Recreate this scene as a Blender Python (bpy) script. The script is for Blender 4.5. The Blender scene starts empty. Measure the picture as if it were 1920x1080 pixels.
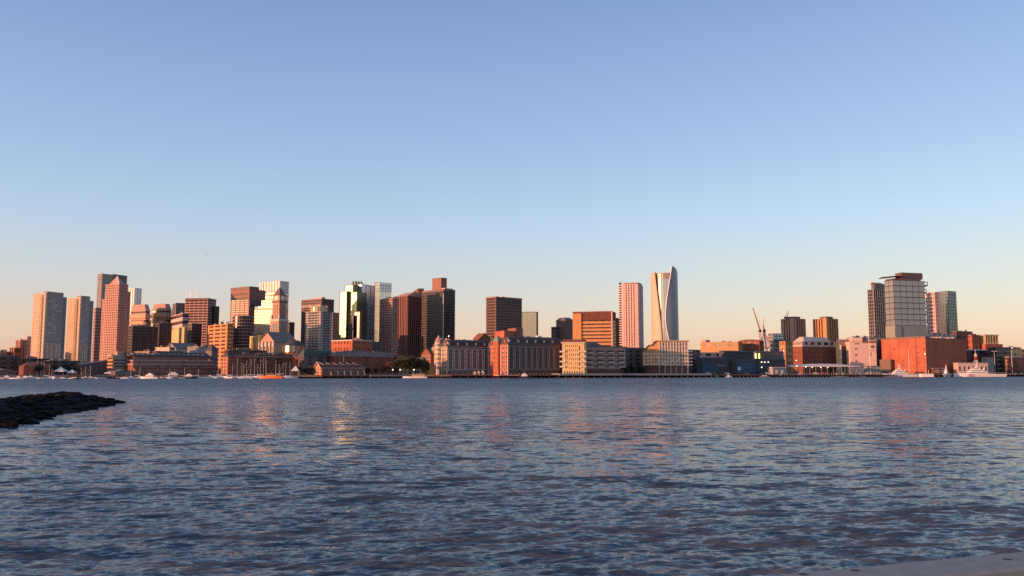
import bpy, math, random
import numpy as np
from mathutils import Vector

# ------------------------------------------------------------------ camera, sky, sun, exposure
C = bpy.context.scene
COL = C.collection
random.seed(7)
R = math.radians
F = 1600.0                      # focal length in pixels of the 1920 px wide photograph
CAM_Z = 4.5
PITCH = math.atan(158 / F)
cd = bpy.data.cameras.new("camera")
cam = bpy.data.objects.new("camera", cd)
COL.objects.link(cam)
cd.sensor_width = 36
cd.lens = 36 * F / 1920
cd.clip_start = 0.1
cd.clip_end = 20000
cam.location = (0, 0, CAM_Z)
cam.rotation_euler = (math.pi / 2 + PITCH, 0, 0)
C.camera = cam

SUN_A = 64.0                    # degrees to the left of straight behind the camera
SUN_E = 5.6
w = bpy.data.worlds.new("World")
C.world = w
w.use_nodes = True
nt = w.node_tree
bg = nt.nodes['Background']
bg.inputs[1].default_value = 0.1
sky = nt.nodes.new("ShaderNodeTexSky")
sky.sky_type = 'NISHITA'
sky.sun_disc = False
sky.sun_elevation = R(SUN_E)
sky.sun_rotation = R(180 + SUN_A)
tc = nt.nodes.new("ShaderNodeTexCoord")
sep = nt.nodes.new("ShaderNodeSeparateXYZ")
ramp = nt.nodes.new("ShaderNodeValToRGB")
nt.links.new(tc.outputs['Generated'], sep.inputs[0])
nt.links.new(sep.outputs['Z'], ramp.inputs[0])
SKY = [(0.0, (.64, .33, .35)), (0.014, (.57, .32, .325)), (0.048, (.50, .355, .36)), (0.085, (.42, .37, .43)), (0.125, (.355, .388, .50)),
       (0.175, (.29, .385, .585)), (0.25, (.215, .318, .55)), (0.41, (.122, .205, .425)), (0.7, (.07, .108, .235)), (1.0, (.05, .078, .17))]
els = ramp.color_ramp.elements
while len(els) < len(SKY):
    els.new(0.5)
for e, (p, c) in zip(els, SKY):
    e.position = p
    e.color = (*c, 1)
mul = nt.nodes.new("ShaderNodeVectorMath"); mul.operation = 'SCALE'; mul.inputs['Scale'].default_value = 7.9
add = nt.nodes.new("ShaderNodeVectorMath"); add.operation = 'ADD'
sc2 = nt.nodes.new("ShaderNodeVectorMath"); sc2.operation = 'SCALE'; sc2.inputs['Scale'].default_value = 0.95
nt.links.new(ramp.outputs[0], mul.inputs[0])
nt.links.new(sky.outputs[0], sc2.inputs[0])
nt.links.new(mul.outputs[0], add.inputs[0])
nt.links.new(sc2.outputs[0], add.inputs[1])
nt.links.new(add.outputs[0], bg.inputs[0])

sd = bpy.data.lights.new("sun", 'SUN')
sun = bpy.data.objects.new("sun", sd)
COL.objects.link(sun)
sd.energy = 5.0
sd.angle = R(0.6)
sd.color = (1.0, 0.43, 0.23)
sdir = Vector((-math.sin(R(SUN_A)) * math.cos(R(SUN_E)), -math.cos(R(SUN_A)) * math.cos(R(SUN_E)), math.sin(R(SUN_E))))
sun.rotation_euler = sdir.to_track_quat('Z', 'Y').to_euler()
sun.location = sdir * 300 + Vector((0, 0, 50))

C.view_settings.view_transform = 'Standard'
C.view_settings.look = 'None'
C.view_settings.exposure = 0.3
C.view_settings.gamma = 1.0
C.cycles.max_bounces = 5
C.cycles.glossy_bounces = 3
C.cycles.diffuse_bounces = 2
C.cycles.use_denoising = False
C.cycles.sample_clamp_indirect = 2.5

# ------------------------------------------------------------------ measuring
CT, ST = math.cos(PITCH), math.sin(PITCH)


def ray(px, py):
    X = (px - 960) / F
    Y = -(py - 540) / F
    dy = CT - ST * Y
    return X / dy, (ST + CT * Y) / dy


def shore(px):
    t = px / 1920.0
    return 1.0 / ((1 - t) / 600.0 + t / 900.0)


def at(px, py, D):
    sx, sz = ray(px, py)
    return sx * D, CAM_Z + sz * D


GROUND = 2.4


def rect(xl, xc, xr, yt, D, phi, depth=25.0):
    """corner nearest to us at distance D, the left face runs back-left, the right face back-right"""
    pl, pr = xc - xl, xr - xc
    if pl > 8 and pr > 8 and phi > 0:      # keep the plan within 1:2.6
        lo = math.degrees(math.atan(pl / pr / 2.6)); hi = math.degrees(math.atan(pl / pr * 2.6))
        phi = min(max(phi, lo), hi)
    s_ = ray(xc, yt)[0]
    p = R(phi) - math.atan(s_) * (1.0 if s_ < 0 else .35)
    r = (math.cos(p), math.sin(p))
    l = (-math.sin(p), math.cos(p))
    x, z = at(xc, yt, D)
    sr = ray(xr, yt)[0]
    sl = ray(xl, yt)[0]
    wr = depth if xr <= xc else (sr * D - x) / (r[0] - sr * r[1])
    wl = depth if xl >= xc else (sl * D - x) / (l[0] - sl * l[1])
    if 0 < pl <= 8:
        wl = max(wl, 7.0)
    if 0 < pr <= 8:
        wr = max(wr, 7.0)
    c = (x, D)
    rr = (x + r[0] * wr, D + r[1] * wr)
    ll = (x + l[0] * wl, D + l[1] * wl)
    bb = (rr[0] + ll[0] - x, rr[1] + ll[1] - D)
    return [c, rr, bb, ll], z


def offset(poly, d):
    n = len(poly)
    out = []
    for i in range(n):
        a, b, c = poly[i - 1], poly[i], poly[(i + 1) % n]
        e1 = Vector((b[0] - a[0], b[1] - a[1])).normalized()
        e2 = Vector((c[0] - b[0], c[1] - b[1])).normalized()
        n1 = Vector((e1.y, -e1.x))
        n2 = Vector((e2.y, -e2.x))
        m = (n1 + n2)
        k = 1 + n1.dot(n2)
        out.append((b[0] + m.x * d / k, b[1] + m.y * d / k))
    return out


def sub(poly, u0, u1, v0, v1):
    """a smaller rectangle inside a rect: u along the right face, v along the left face"""
    c, r, b, l = [Vector(q) for q in poly]
    def q(u, v):
        t = c + (r - c) * u + (l - c) * v
        return (t.x, t.y)
    return [q(u0, v0), q(u1, v0), q(u1, v1), q(u0, v1)]


def ngon(cx, cy, r, n=16, ry=None, a0=0.0):
    ry = ry or r
    return [(cx + r * math.cos(a0 + 2 * math.pi * i / n), cy + ry * math.sin(a0 + 2 * math.pi * i / n)) for i in range(n)]


# ------------------------------------------------------------------ materials
def mat(name, col, rough=0.8, metal=0.0, vary=0.15, scale=0.15, streak=False, emit=None, estr=0.0, spec=None, cells=0.0):
    m = bpy.data.materials.new(name)
    m.use_nodes = True
    t = m.node_tree
    b = t.nodes['Principled BSDF']
    b.inputs['Base Color'].default_value = (*col, 1)
    b.inputs['Roughness'].default_value = rough
    b.inputs['Metallic'].default_value = metal
    if spec is not None:
        b.inputs['Specular IOR Level'].default_value = spec
    co = t.nodes.new("ShaderNodeTexCoord")
    mp = t.nodes.new("ShaderNodeMapping")
    t.links.new(co.outputs['Object'], mp.inputs[0])
    if streak:
        mp.inputs['Scale'].default_value = (1, 1, 0.12)
    if vary > 0:
        nz = t.nodes.new("ShaderNodeTexNoise")
        nz.inputs['Scale'].default_value = scale
        nz.inputs['Detail'].default_value = 6
        nz.inputs['Roughness'].default_value = 0.65
        t.links.new(mp.outputs[0], nz.inputs['Vector'])
        hsv = t.nodes.new("ShaderNodeHueSaturation")
        hsv.inputs['Color'].default_value = (*col, 1)
        mr = t.nodes.new("ShaderNodeMapRange")
        mr.inputs['From Min'].default_value = 0.3
        mr.inputs['From Max'].default_value = 0.7
        mr.inputs['To Min'].default_value = 1 - vary
        mr.inputs['To Max'].default_value = 1 + vary
        t.links.new(nz.outputs['Fac'], mr.inputs['Value'])
        val = mr.outputs[0]
        if cells > 0:           # blinds and room depths differ from window to window
            sn = t.nodes.new("ShaderNodeVectorMath"); sn.operation = 'SNAP'
            sn.inputs[1].default_value = (3.0, 3.0, 3.6)
            wn = t.nodes.new("ShaderNodeTexWhiteNoise")
            t.links.new(co.outputs['Object'], sn.inputs[0])
            t.links.new(sn.outputs[0], wn.inputs['Vector'])
            m2 = t.nodes.new("ShaderNodeMapRange")
            m2.inputs['To Min'].default_value = 1 - cells
            m2.inputs['To Max'].default_value = 1 + cells
            t.links.new(wn.outputs['Value'], m2.inputs['Value'])
            mm = t.nodes.new("ShaderNodeMath"); mm.operation = 'MULTIPLY'
            t.links.new(val, mm.inputs[0]); t.links.new(m2.outputs[0], mm.inputs[1])
            val = mm.outputs[0]
        t.links.new(val, hsv.inputs['Value'])
        t.links.new(hsv.outputs[0], b.inputs['Base Color'])
    if emit:
        b.inputs['Emission Color'].default_value = (*emit, 1)
        b.inputs['Emission Strength'].default_value = estr
    return m


M = {
    'cream': mat('cream_concrete', (.66, .49, .36), .85, vary=.10, streak=True),
    'pale': mat('pale_stone', (.62, .56, .48), .85, vary=.10, streak=True),
    'white': mat('white_paint', (.76, .75, .73), .6, vary=.06, scale=.5),
    'orangestone': mat('warm_granite', (.52, .30, .20), .85, vary=.12, streak=True),
    'palegreen': mat('pale_green_glazing', (.42, .50, .38), .35, metal=.2, vary=.05, streak=True, cells=.05),
    'creamshade': mat('shaded_cream_concrete', (.33, .285, .27), .85, vary=.12, streak=True),  # cream concrete with the shade of the right face put into the colour
    'sunlitpeach': mat('sunlit_panels', (.60, .43, .32), .6, vary=.06, streak=True),  # left sail shell: orange sunlight put into the colour
    'greygreen': mat('grey_green_panels', (.25, .275, .245), .7, vary=.08, streak=True),
    'darkroof': mat('dark_roof_screen', (.13, .085, .08), .8, vary=.12),
    'skylit': mat('skylit_panels', (.22, .265, .305), .42, metal=.4, vary=.06, streak=True),  # right sail shell: its sky-lit grey put into the colour
    'tan': mat('tan_stone', (.50, .36, .22), .85, vary=.12, streak=True),
    'pinkstone': mat('pink_granite', (.46, .26, .21), .75, vary=.12, streak=True),
    'pinkpale': mat('pale_pink_precast', (.62, .44, .40), .8, vary=.08, streak=True),
    'redgranite': mat('red_granite', (.23, .10, .078), .6, vary=.12, streak=True),
    'brownstone': mat('brown_granite', (.16, .10, .085), .6, vary=.15, streak=True),
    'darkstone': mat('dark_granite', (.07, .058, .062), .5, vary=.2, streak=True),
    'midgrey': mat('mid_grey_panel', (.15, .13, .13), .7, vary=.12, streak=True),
    'grey': mat('grey_concrete', (.34, .32, .31), .85, vary=.14, streak=True),
    'brick': mat('red_brick', (.24, .085, .055), .9, vary=.18, scale=.3),
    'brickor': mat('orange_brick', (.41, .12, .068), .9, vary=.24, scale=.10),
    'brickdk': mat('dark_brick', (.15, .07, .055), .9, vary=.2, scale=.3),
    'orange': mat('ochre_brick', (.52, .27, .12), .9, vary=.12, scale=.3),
    'yellow': mat('buff_stucco', (.62, .45, .22), .85, vary=.08, scale=.3),
    'slate': mat('slate_roof', (.075, .060, .056), .7, vary=.25, scale=.5),
    'greenslate': mat('green_slate_roof', (.06, .08, .07), .7, vary=.25, scale=.5),
    'roofgrey': mat('grey_roofing', (.21, .175, .16), .85, vary=.2, scale=.3),
    'roofpale': mat('pale_membrane_roof', (.46, .42, .40), .8, vary=.12, scale=.3),
    'copper': mat('weathered_copper', (.16, .26, .21), .6, vary=.2, scale=.4),
    'glassdk': mat('dark_window_glass', (.025, .028, .035), .25, spec=.3, vary=.3, scale=.2, cells=.75),
    'glassbrown': mat('bronze_window_glass', (.07, .035, .03), .25, spec=.3, vary=.3, scale=.2, cells=.6),
    'glassmid': mat('window_glass', (.06, .065, .075), .14, metal=.3, vary=.3, scale=.2, cells=.6),
    'glassgreen': mat('green_mirror_glass', (.17, .225, .18), .24, metal=.8, vary=.05, scale=.05, cells=.05),
    'glassblue': mat('blue_mirror_glass', (.46, .52, .56), .24, metal=.85, vary=.06, scale=.05, cells=.08),
    'glasspale': mat('pale_mirror_glass', (.62, .60, .56), .12, metal=.85, vary=.06, scale=.05, cells=.06),
    'glassteal': mat('teal_glass', (.20, .26, .28), .12, metal=.6, vary=.1, scale=.05, cells=.15),
    'glasswarm': mat('cream_reflective_glass', (.52, .47, .38), .38, metal=.7, vary=.05, scale=.05, cells=.05),
    'panel': mat('grey_green_glass_panel', (.33, .36, .35), .3, metal=.45, vary=.08, scale=.1),
    'mull': mat('dark_mullion', (.05, .05, .05), .5, vary=.1),
    'metal': mat('grey_steel', (.30, .30, .31), .45, metal=.6, vary=.1),
    'timber': mat('weathered_timber', (.13, .10, .08), .9, vary=.3, scale=1.0),
    'quay': mat('quay_concrete', (.19, .18, .175), .9, vary=.2, scale=.4),
    'quaydk': mat('tide_stained_concrete', (.05, .05, .05), .8, vary=.3, scale=.4),
    'asphalt': mat('asphalt', (.06, .06, .06), .9, vary=.2, scale=.2),
    'blue': mat('blue_painted_metal', (.025, .075, .15), .6, vary=.15, scale=.3),
    'shed': mat('dark_shed_cladding', (.075, .08, .085), .8, vary=.2, scale=.3),
    'canopy': mat('pale_canopy_fabric', (.66, .58, .56), .7, vary=.06, scale=.4),
    'redpaint': mat('red_paint', (.45, .05, .04), .5, vary=.1, scale=.6),
    'orangepaint': mat('orange_stripe_paint', (.70, .16, .03), .5, vary=.05),
    'bluepaint': mat('navy_paint', (.02, .03, .10), .5, vary=.1),
    'hulldark': mat('dark_hull', (.03, .03, .045), .4, vary=.1),
    'crane': mat('crane_paint', (.50, .30, .22), .6, vary=.1),
    'leaf': mat('foliage', (.035, .042, .018), .8, vary=.45, scale=.6),
    'leafred': mat('autumn_foliage', (.12, .06, .03), .8, vary=.4, scale=.6),
    'bark': mat('bark', (.08, .06, .045), .9, vary=.3, scale=1.5),
    'rock': mat('shaded_rock', (.006, .006, .006), .8, spec=.1, vary=.6, scale=.9),  # near black: the shade of the blocked sun put into the colour
    'lampon': mat('lit_lamp', (.9, .8, .6), .5, vary=0, emit=(1, .85, .6), estr=2.5),
    'lampyel': mat('yellow_lit_lamp', (.9, .7, .2), .5, vary=0, emit=(1, .72, .18), estr=4),
    'coping': mat('coping_concrete', (.24, .27, .27), .85, vary=.18, scale=9),
    'soil': mat('dark_grass_strip', (.05, .055, .03), .95, vary=.5, scale=4),
    'rust': mat('rusty_bolt', (.03, .02, .018), .7, vary=.3, scale=30),
}


# ------------------------------------------------------------------ mesh building
class MB:
    def __init__(s):
        s.v = []
        s.f = []
        s.mi = []

    def add(s, vs, fs, m=0):
        o = len(s.v)
        s.v += [tuple(q) for q in vs]
        s.f += [tuple(i + o for i in q) for q in fs]
        s.mi += [m] * len(fs)
        return s

    def prism(s, poly, z0, z1, m=0, top=None):
        n = len(poly)
        tp = top or poly
        vs = [(x, y, z0) for x, y in poly] + [(x, y, z1) for x, y in tp]
        fs = [(i, (i + 1) % n, n + (i + 1) % n, n + i) for i in range(n)]
        fs += [tuple(range(n - 1, -1, -1)), tuple(range(n, 2 * n))]
        return s.add(vs, fs, m)

    def box(s, c, d, n, hw, out0, out1, z0, z1, m=0):
        """c point on a face, d along it, n outward normal"""
        P = [(c[0] + d[0] * a + n[0] * b, c[1] + d[1] * a + n[1] * b) for a, b in ((-hw, out1), (hw, out1), (hw, out0), (-hw, out0))]
        return s.prism(P, z0, z1, m)

    def bar(s, a, b, r, n=5, r2=None, m=0):
        a = Vector(a); b = Vector(b)
        r2 = r if r2 is None else r2
        d = (b - a).normalized()
        u = d.cross(Vector((0, 0, 1)))
        if u.length < 1e-3:
            u = Vector((1, 0, 0))
        u.normalize()
        v = d.cross(u)
        vs = []
        for p, rr in ((a, r), (b, r2)):
            for i in range(n):
                t = 2 * math.pi * i / n
                vs.append(p + u * (math.cos(t) * rr) + v * (math.sin(t) * rr))
        fs = [(i, n + i, n + (i + 1) % n, (i + 1) % n) for i in range(n)] + [tuple(range(n)), tuple(range(2 * n - 1, n - 1, -1))]
        return s.add(vs, fs, m)

    def build(s, name, mats, parent=None, kind=None, smooth=False, origin=None):
        if not s.v:
            return None
        me = bpy.data.meshes.new(name)
        o0 = Vector(origin) if origin is not None else (Vector(parent['world']) if parent is not None else Vector((0, 0, 0)))
        me.from_pydata([(x - o0.x, y - o0.y, z - o0.z) for x, y, z in s.v], [], s.f)
        mats = mats if isinstance(mats, (list, tuple)) else [mats]
        for q in mats:
            me.materials.append(q)
        if len(mats) > 1:
            me.polygons.foreach_set('material_index', s.mi)
        if smooth:
            me.polygons.foreach_set('use_smooth', [True] * len(me.polygons))
        me.update()
        ob = bpy.data.objects.new(name, me)
        COL.objects.link(ob)
        ob['world'] = tuple(o0)
        if parent is not None:
            ob.parent = parent
            ob.location = o0 - Vector(parent['world'])
        else:
            ob.location = o0
        if kind:
            ob['kind'] = kind
        return ob


def thing(name, label, cat, loc, group=None):
    o = bpy.data.objects.new(name, None)
    o.empty_display_size = 1
    COL.objects.link(o)
    o.location = loc
    o['world'] = tuple(loc)
    o['label'] = label
    o['category'] = cat
    if group:
        o['group'] = group
    return o


def tag(o, label, cat, group=None):
    o['label'] = label
    o['category'] = cat
    if group:
        o['group'] = group
    return o


def edges(poly):
    n = len(poly)
    for i in range(n):
        a = Vector(poly[i]); b = Vector(poly[(i + 1) % n])
        d = b - a
        L = d.length
        d = d / L
        yield i, a, b, d, Vector((d.y, -d.x)), L


def mass(root, poly, z0, z1, wall='cream', glass='glassdk', nf=20, nb=(8, 8), band=.45, pier=.3, bd=.35, pd=.5,
         cap=1.2, capmat=None, capd=None, corner=None, roofm='roofgrey', names=('glazing', 'floor_bands', 'piers')):
    MB().prism(poly, z0, z1).build(names[0], M[glass], root)
    fh = (z1 - z0) / nf
    if band > 0:
        P = offset(poly, bd)
        if fh / poly[0][1] * F >= 3.3:      # bands big enough in view to be told apart: one object each, one shared mesh
            first = MB().prism(P, z0, z0 + band * fh).build(names[1].rstrip('s'), M[wall], root)
            for i in range(1, nf):
                q = bpy.data.objects.new(first.name.split('.')[0], first.data)
                COL.objects.link(q)
                q.parent = root
                q.location = (0, 0, i * fh)
        else:
            b = MB()
            for i in range(nf):
                zc = z0 + i * fh
                b.prism(P, zc, zc + band * fh)
            b.build(names[1], M[wall], root, 'stuff')
    if pier > 0:
        b = MB()
        for i, a, bb, d, n, L in edges(poly):
            k = nb[i % len(nb)]
            if k <= 0:
                continue
            bw = L / k
            if bw / a.y * F >= 5 and i in (0, len(poly) - 1) and len(poly) == 4:      # wide bays on the two faces in view
                for j in range(k + 1):
                    hw = pier * bw / 2
                    if corner and j in (0, k):
                        hw = corner / 2
                    t = min(max(j * bw, hw * .98), L - hw * .98)
                    MB().box(a + d * t, d, n, hw, -.2, pd, z0, z1).build(names[2].rstrip('s'), M[wall], root)
                continue
            for j in range(k + 1):
                hw = pier * bw / 2
                if corner and j in (0, k):
                    hw = corner / 2
                t = min(max(j * bw, hw * .98), L - hw * .98)
                p = a + d * t
                b.box(p, d, n, hw, -.2, pd, z0, z1)
        b.build(names[2], M[wall], root, 'stuff')
    if cap > 0:
        P = offset(poly, capd if capd is not None else max(bd, pd) + .12)
        MB().prism(P, z1 - .02, z1 + cap).build('parapet', M[capmat or wall], root)
        MB().prism(offset(poly, -0.4), z1 + cap, z1 + cap + .25).build('roof', M[roofm], root)
    return root


def units(root, poly, z, n=5, hmax=3.0, m='roofgrey', seed=1):
    rnd = random.Random(seed)
    c, r, b_, l = [Vector(q) for q in poly[:4]]
    b = MB()
    for i in range(n):
        u, v = rnd.uniform(.12, .75), rnd.uniform(.12, .75)
        du, dv = rnd.uniform(.05, .16), rnd.uniform(.05, .16)
        P = sub(poly, u, u + du, v, v + dv)
        b.prism(P, z, z + rnd.uniform(.35, 1) * hmax)
    return b.build('rooftop_units', M[m], root, 'stuff')


def T(label, xl, xc, xr, yt, D, phi, wall='cream', glass='glassdk', name='tower', cat='tower', depth=30, z0=None, un=4, uh=3, **kw):
    P, z = rect(xl, xc, xr, yt, D, phi, depth)
    z0 = GROUND if z0 is None else z0
    cap = kw.get('cap', 1.2)
    root = thing(name, label, cat, (P[0][0], P[0][1], z0))
    mass(root, P, z0, z - cap, wall, glass, **kw)
    if un:
        units(root, P, z + .2, un, uh, seed=int(xl))
    return root, P, z


def frustum(root, poly, z, h, u0, u1, v0, v1, m, name='roof', over=.5):
    base = offset(poly, over)
    top = sub(poly, u0, u1, v0, v1)
    b = MB()
    b.prism(base, z, z + h, top=top)
    return b.build(name, M[m], root)


# shared window meshes (unit size: 1 wide, 1 high, centred), frame proud of the pane
_win = {}


def win_mesh(fm, gm):
    k = (fm, gm)
    if k not in _win:
        me = bpy.data.meshes.new('window')
        t = .12
        o = [(-.5, -.5), (.5, -.5), (.5, .5), (-.5, .5)]
        i_ = [(-.5 + t, -.5 + t), (.5 - t, -.5 + t), (.5 - t, .5 - t), (-.5 + t, .5 - t)]
        v = [(x, -.16, z) for x, z in o] + [(x, -.16, z) for x, z in i_] + [(x, -.06, z) for x, z in i_] + [(x, .05, z) for x, z in o]
        f = []
        mi = []
        for q in range(4):
            n = (q + 1) % 4
            f += [(q, n, 4 + n, 4 + q), (4 + q, 4 + n, 8 + n, 8 + q), (12 + q, 12 + n, n, q)]
            mi += [0, 0, 0]
        f.append((8, 9, 10, 11)); mi.append(1)
        me.from_pydata(v, [], f)
        me.materials.append(M[fm]); me.materials.append(M[gm])
        me.polygons.foreach_set('material_index', mi)
        _win[k] = me
    return _win[k]


def windows(root, a, b, z0, z1, cols, rows, fw=.55, fh=.6, fm='pale', gm='glassdk', skip=0.0, n_out=0.0, seed=3, name='window'):
    """separate window objects on the wall from a to b (outward is to the right of a->b)"""
    rnd = random.Random(seed)
    a = Vector(a); b = Vector(b)
    d = b - a
    L = d.length
    d /= L
    n = Vector((d.y, -d.x))
    me = win_mesh(fm, gm)
    bw = L / cols
    rh = (z1 - z0) / rows
    ang = math.atan2(d.y, d.x)
    for i in range(cols):
        for j in range(rows):
            if rnd.random() < skip:
                continue
            p = a + d * ((i + .5) * bw) + n * n_out
            o = bpy.data.objects.new(name, me)
            COL.objects.link(o)
            o.parent = root
            wl = Vector(root['world'])
            o.location = Vector((p.x, p.y, z0 + (j + .5) * rh)) - wl
            o.rotation_euler = (0, 0, ang)
            o.scale = (bw * fw, 1.0, rh * fh)


# ------------------------------------------------------------------ land and water
def flat(name, poly, z0, z1, m, kind='structure'):
    return MB().prism(poly, z0, z1).build(name, M[m], None, kind, origin=(0, 0, 0))


def shore_pt(px, off=0.0):
    D = shore(px)
    return (ray(px, 700)[0] * D, D + off)


A0, A1 = shore_pt(0), shore_pt(1920)
sl = (A1[1] - A0[1]) / (A1[0] - A0[0])
land = [(-2600, 600), A0, A1, (2600, A1[1] + (2600 - A1[0]) * .1), (2650, 3500), (-2650, 3500)]
flat('ground', land, -3, GROUND, 'asphalt')
# quay wall along the far shore (stained at the tide line)
sd_ = Vector((A1[0] - A0[0], A1[1] - A0[1])).normalized()
sn_ = Vector((sd_.y, -sd_.x))


def strip(px0, px1, o0, o1):
    a = Vector(shore_pt(px0)); b = Vector(shore_pt(px1))
    return [tuple(a + sn_ * o1), tuple(b + sn_ * o1), tuple(b + sn_ * o0), tuple(a + sn_ * o0)]


flat('seawall_stained', strip(-150, 2050, -.2, 1.2), -3, 1.2, 'quaydk')
flat('seawall_cap', strip(-150, 2050, -1.5, 1.0), 1.2, GROUND + .12, 'quay')


def make_water():
    rs = np.random.RandomState(5)
    nx = 900
    # rows spaced evenly as the eye sees them, real positions in metres
    rows = []
    y = 2.2
    while y < 1100:
        rows.append(y)
        y += max(0.04, min(y * y * 0.00007, 14.0))
    ys = np.array(rows)
    t = np.linspace(-1, 1, nx)
    U = t * .86
    Y, UU = np.meshgrid(ys, U, indexing='ij')
    X = UU * (Y + 6)
    Z = np.zeros_like(X)
    DX = np.zeros_like(X)
    DY = np.zeros_like(X)
    rowstep = np.gradient(ys)[:, None]
    for k in range(116):
        big = k >= 104
        lam = 1.0 + 2.2 * rs.rand() if big else 0.16 * (.85 / 0.16) ** (rs.rand() ** .8)
        ang = math.pi / 2 + rs.normal(0, .28 if big else .40) + .2
        kk = 2 * math.pi / lam
        dx, dy = math.cos(ang), math.sin(ang)
        amp = (.0030 if big else .0034) * lam * (0.6 + .8 * rs.rand())
        fade = np.clip((lam / rowstep - 2) / 3, 0, 1)
        ph = kk * (dx * X + dy * Y) + rs.rand() * 6.28
        # wind patches
        Z += amp * fade * (np.sin(ph) + .38 * np.sin(2 * ph))      # steep short fronts, long backs
        DX += -amp * .4 * fade * dx * np.cos(ph)
        DY += -amp * .4 * fade * dy * np.cos(ph)
    patch = 1 + .14 * np.sin(X * .045 + 1.3 * np.sin(Y * .03)) * np.sin(Y * .06 + 1.0) + .09 * np.sin(X * .11 + Y * .07)
    Z *= patch
    X += DX
    Y2 = Y + DY
    far = np.clip((Y - 500) / 500, 0, 1)
    Z = Z * (1 - far) + 0.0
    n0, n1 = X.shape
    co = np.stack([X, Y2, Z], -1).reshape(-1, 3)
    # outer skirt: the wide flat sheet at the sides and far off is a second object
    idx = np.arange(n0 * n1).reshape(n0, n1)
    q = np.stack([idx[:-1, :-1], idx[:-1, 1:], idx[1:, 1:], idx[1:, :-1]], -1).reshape(-1, 4)
    me = bpy.data.meshes.new('water')
    me.vertices.add(len(co))
    me.vertices.foreach_set('co', co.ravel().astype(np.float32))
    me.loops.add(q.size)
    me.loops.foreach_set('vertex_index', q.ravel().astype(np.int32))
    me.polygons.add(len(q))
    me.polygons.foreach_set('loop_start', (np.arange(len(q)) * 4).astype(np.int32))
    me.polygons.foreach_set('use_smooth', np.ones(len(q), dtype=bool))
    me.update(calc_edges=True)
    m = bpy.data.materials.new('harbour_water')
    m.use_nodes = True
    t_ = m.node_tree
    b = t_.nodes['Principled BSDF']
    b.inputs['Base Color'].default_value = (.062, .086, .112, 1)
    b.inputs['Roughness'].default_value = .07
    b.inputs['IOR'].default_value = 1.333
    co_ = t_.nodes.new("ShaderNodeTexCoord")
    # the waves too small for the mesh act as roughness where the mesh is coarse
    sp = t_.nodes.new("ShaderNodeSeparateXYZ"); t_.links.new(co_.outputs['Object'], sp.inputs[0])
    rr = t_.nodes.new("ShaderNodeMapRange"); rr.interpolation_type = 'SMOOTHSTEP'
    rr.inputs['From Min'].default_value = 25; rr.inputs['From Max'].default_value = 330
    rr.inputs['To Min'].default_value = .12; rr.inputs['To Max'].default_value = .42
    t_.links.new(sp.outputs['Y'], rr.inputs['Value']); t_.links.new(rr.outputs[0], b.inputs['Roughness'])
    mp = t_.nodes.new("ShaderNodeMapping")
    mp.inputs['Rotation'].default_value = (0, 0, -.28)
    mp.inputs['Scale'].default_value = (.55, 1.0, 1.0)
    t_.links.new(co_.outputs['Object'], mp.inputs[0])
    prev = None
    for sc_, dist, st in ((9.0, .02, .7), (3.0, .05, .7)):
        nz = t_.nodes.new("ShaderNodeTexNoise")
        nz.inputs['Scale'].default_value = sc_
        nz.inputs['Detail'].default_value = 3
        nz.inputs['Distortion'].default_value = .3
        t_.links.new(mp.outputs[0], nz.inputs['Vector'])
        bp = t_.nodes.new("ShaderNodeBump")
        bp.inputs['Strength'].default_value = st
        bp.inputs['Distance'].default_value = dist
        t_.links.new(nz.outputs['Fac'], bp.inputs['Height'])
        if prev:
            t_.links.new(prev.outputs[0], bp.inputs['Normal'])
        prev = bp
    # small waves the mesh is too coarse for: tilt the normal by a vector noise, stronger in gusty lanes
    cur = prev.outputs[0]
    mg = t_.nodes.new("ShaderNodeMapping"); mg.inputs['Scale'].default_value = (.004, .022, 1)
    t_.links.new(co_.outputs['Object'], mg.inputs[0])
    gz = t_.nodes.new("ShaderNodeTexNoise"); gz.inputs['Scale'].default_value = 1.0; gz.inputs['Detail'].default_value = 5
    t_.links.new(mg.outputs[0], gz.inputs['Vector'])
    gr = t_.nodes.new("ShaderNodeMapRange")
    gr.inputs['From Min'].default_value = .35; gr.inputs['From Max'].default_value = .65
    gr.inputs['To Min'].default_value = .75; gr.inputs['To Max'].default_value = 1.25
    t_.links.new(gz.outputs['Fac'], gr.inputs['Value'])
    # far off, waves hide each other's backs, so the faces seen lean towards the viewer's side
    for sc_, k in (((1.6, 3.0, 1), .75), ((.60, 1.25, 1), 1.8), ((.14, .42, 1), .8)):
        mq = t_.nodes.new("ShaderNodeMapping"); mq.inputs['Scale'].default_value = sc_; mq.inputs['Rotation'].default_value = (0, 0, -.1)
        t_.links.new(co_.outputs['Object'], mq.inputs[0])
        nz = t_.nodes.new("ShaderNodeTexNoise"); nz.inputs['Scale'].default_value = 1.0; nz.inputs['Detail'].default_value = 4; nz.inputs['Roughness'].default_value = .6
        t_.links.new(mq.outputs[0], nz.inputs['Vector'])
        sb = t_.nodes.new("ShaderNodeVectorMath"); sb.operation = 'SUBTRACT'; sb.inputs[1].default_value = (.5, .5, .5)
        t_.links.new(nz.outputs['Color'], sb.inputs[0])
        ml = t_.nodes.new("ShaderNodeVectorMath"); ml.operation = 'MULTIPLY'; ml.inputs[1].default_value = (k * 1.1, k * 1.6, 0)
        t_.links.new(sb.outputs[0], ml.inputs[0])
        sg = t_.nodes.new("ShaderNodeVectorMath"); sg.operation = 'SCALE'
        t_.links.new(ml.outputs[0], sg.inputs[0]); t_.links.new(gr.outputs[0], sg.inputs['Scale'])
        ad = t_.nodes.new("ShaderNodeVectorMath"); ad.operation = 'ADD'
        t_.links.new(cur, ad.inputs[0]); t_.links.new(sg.outputs[0], ad.inputs[1])
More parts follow.
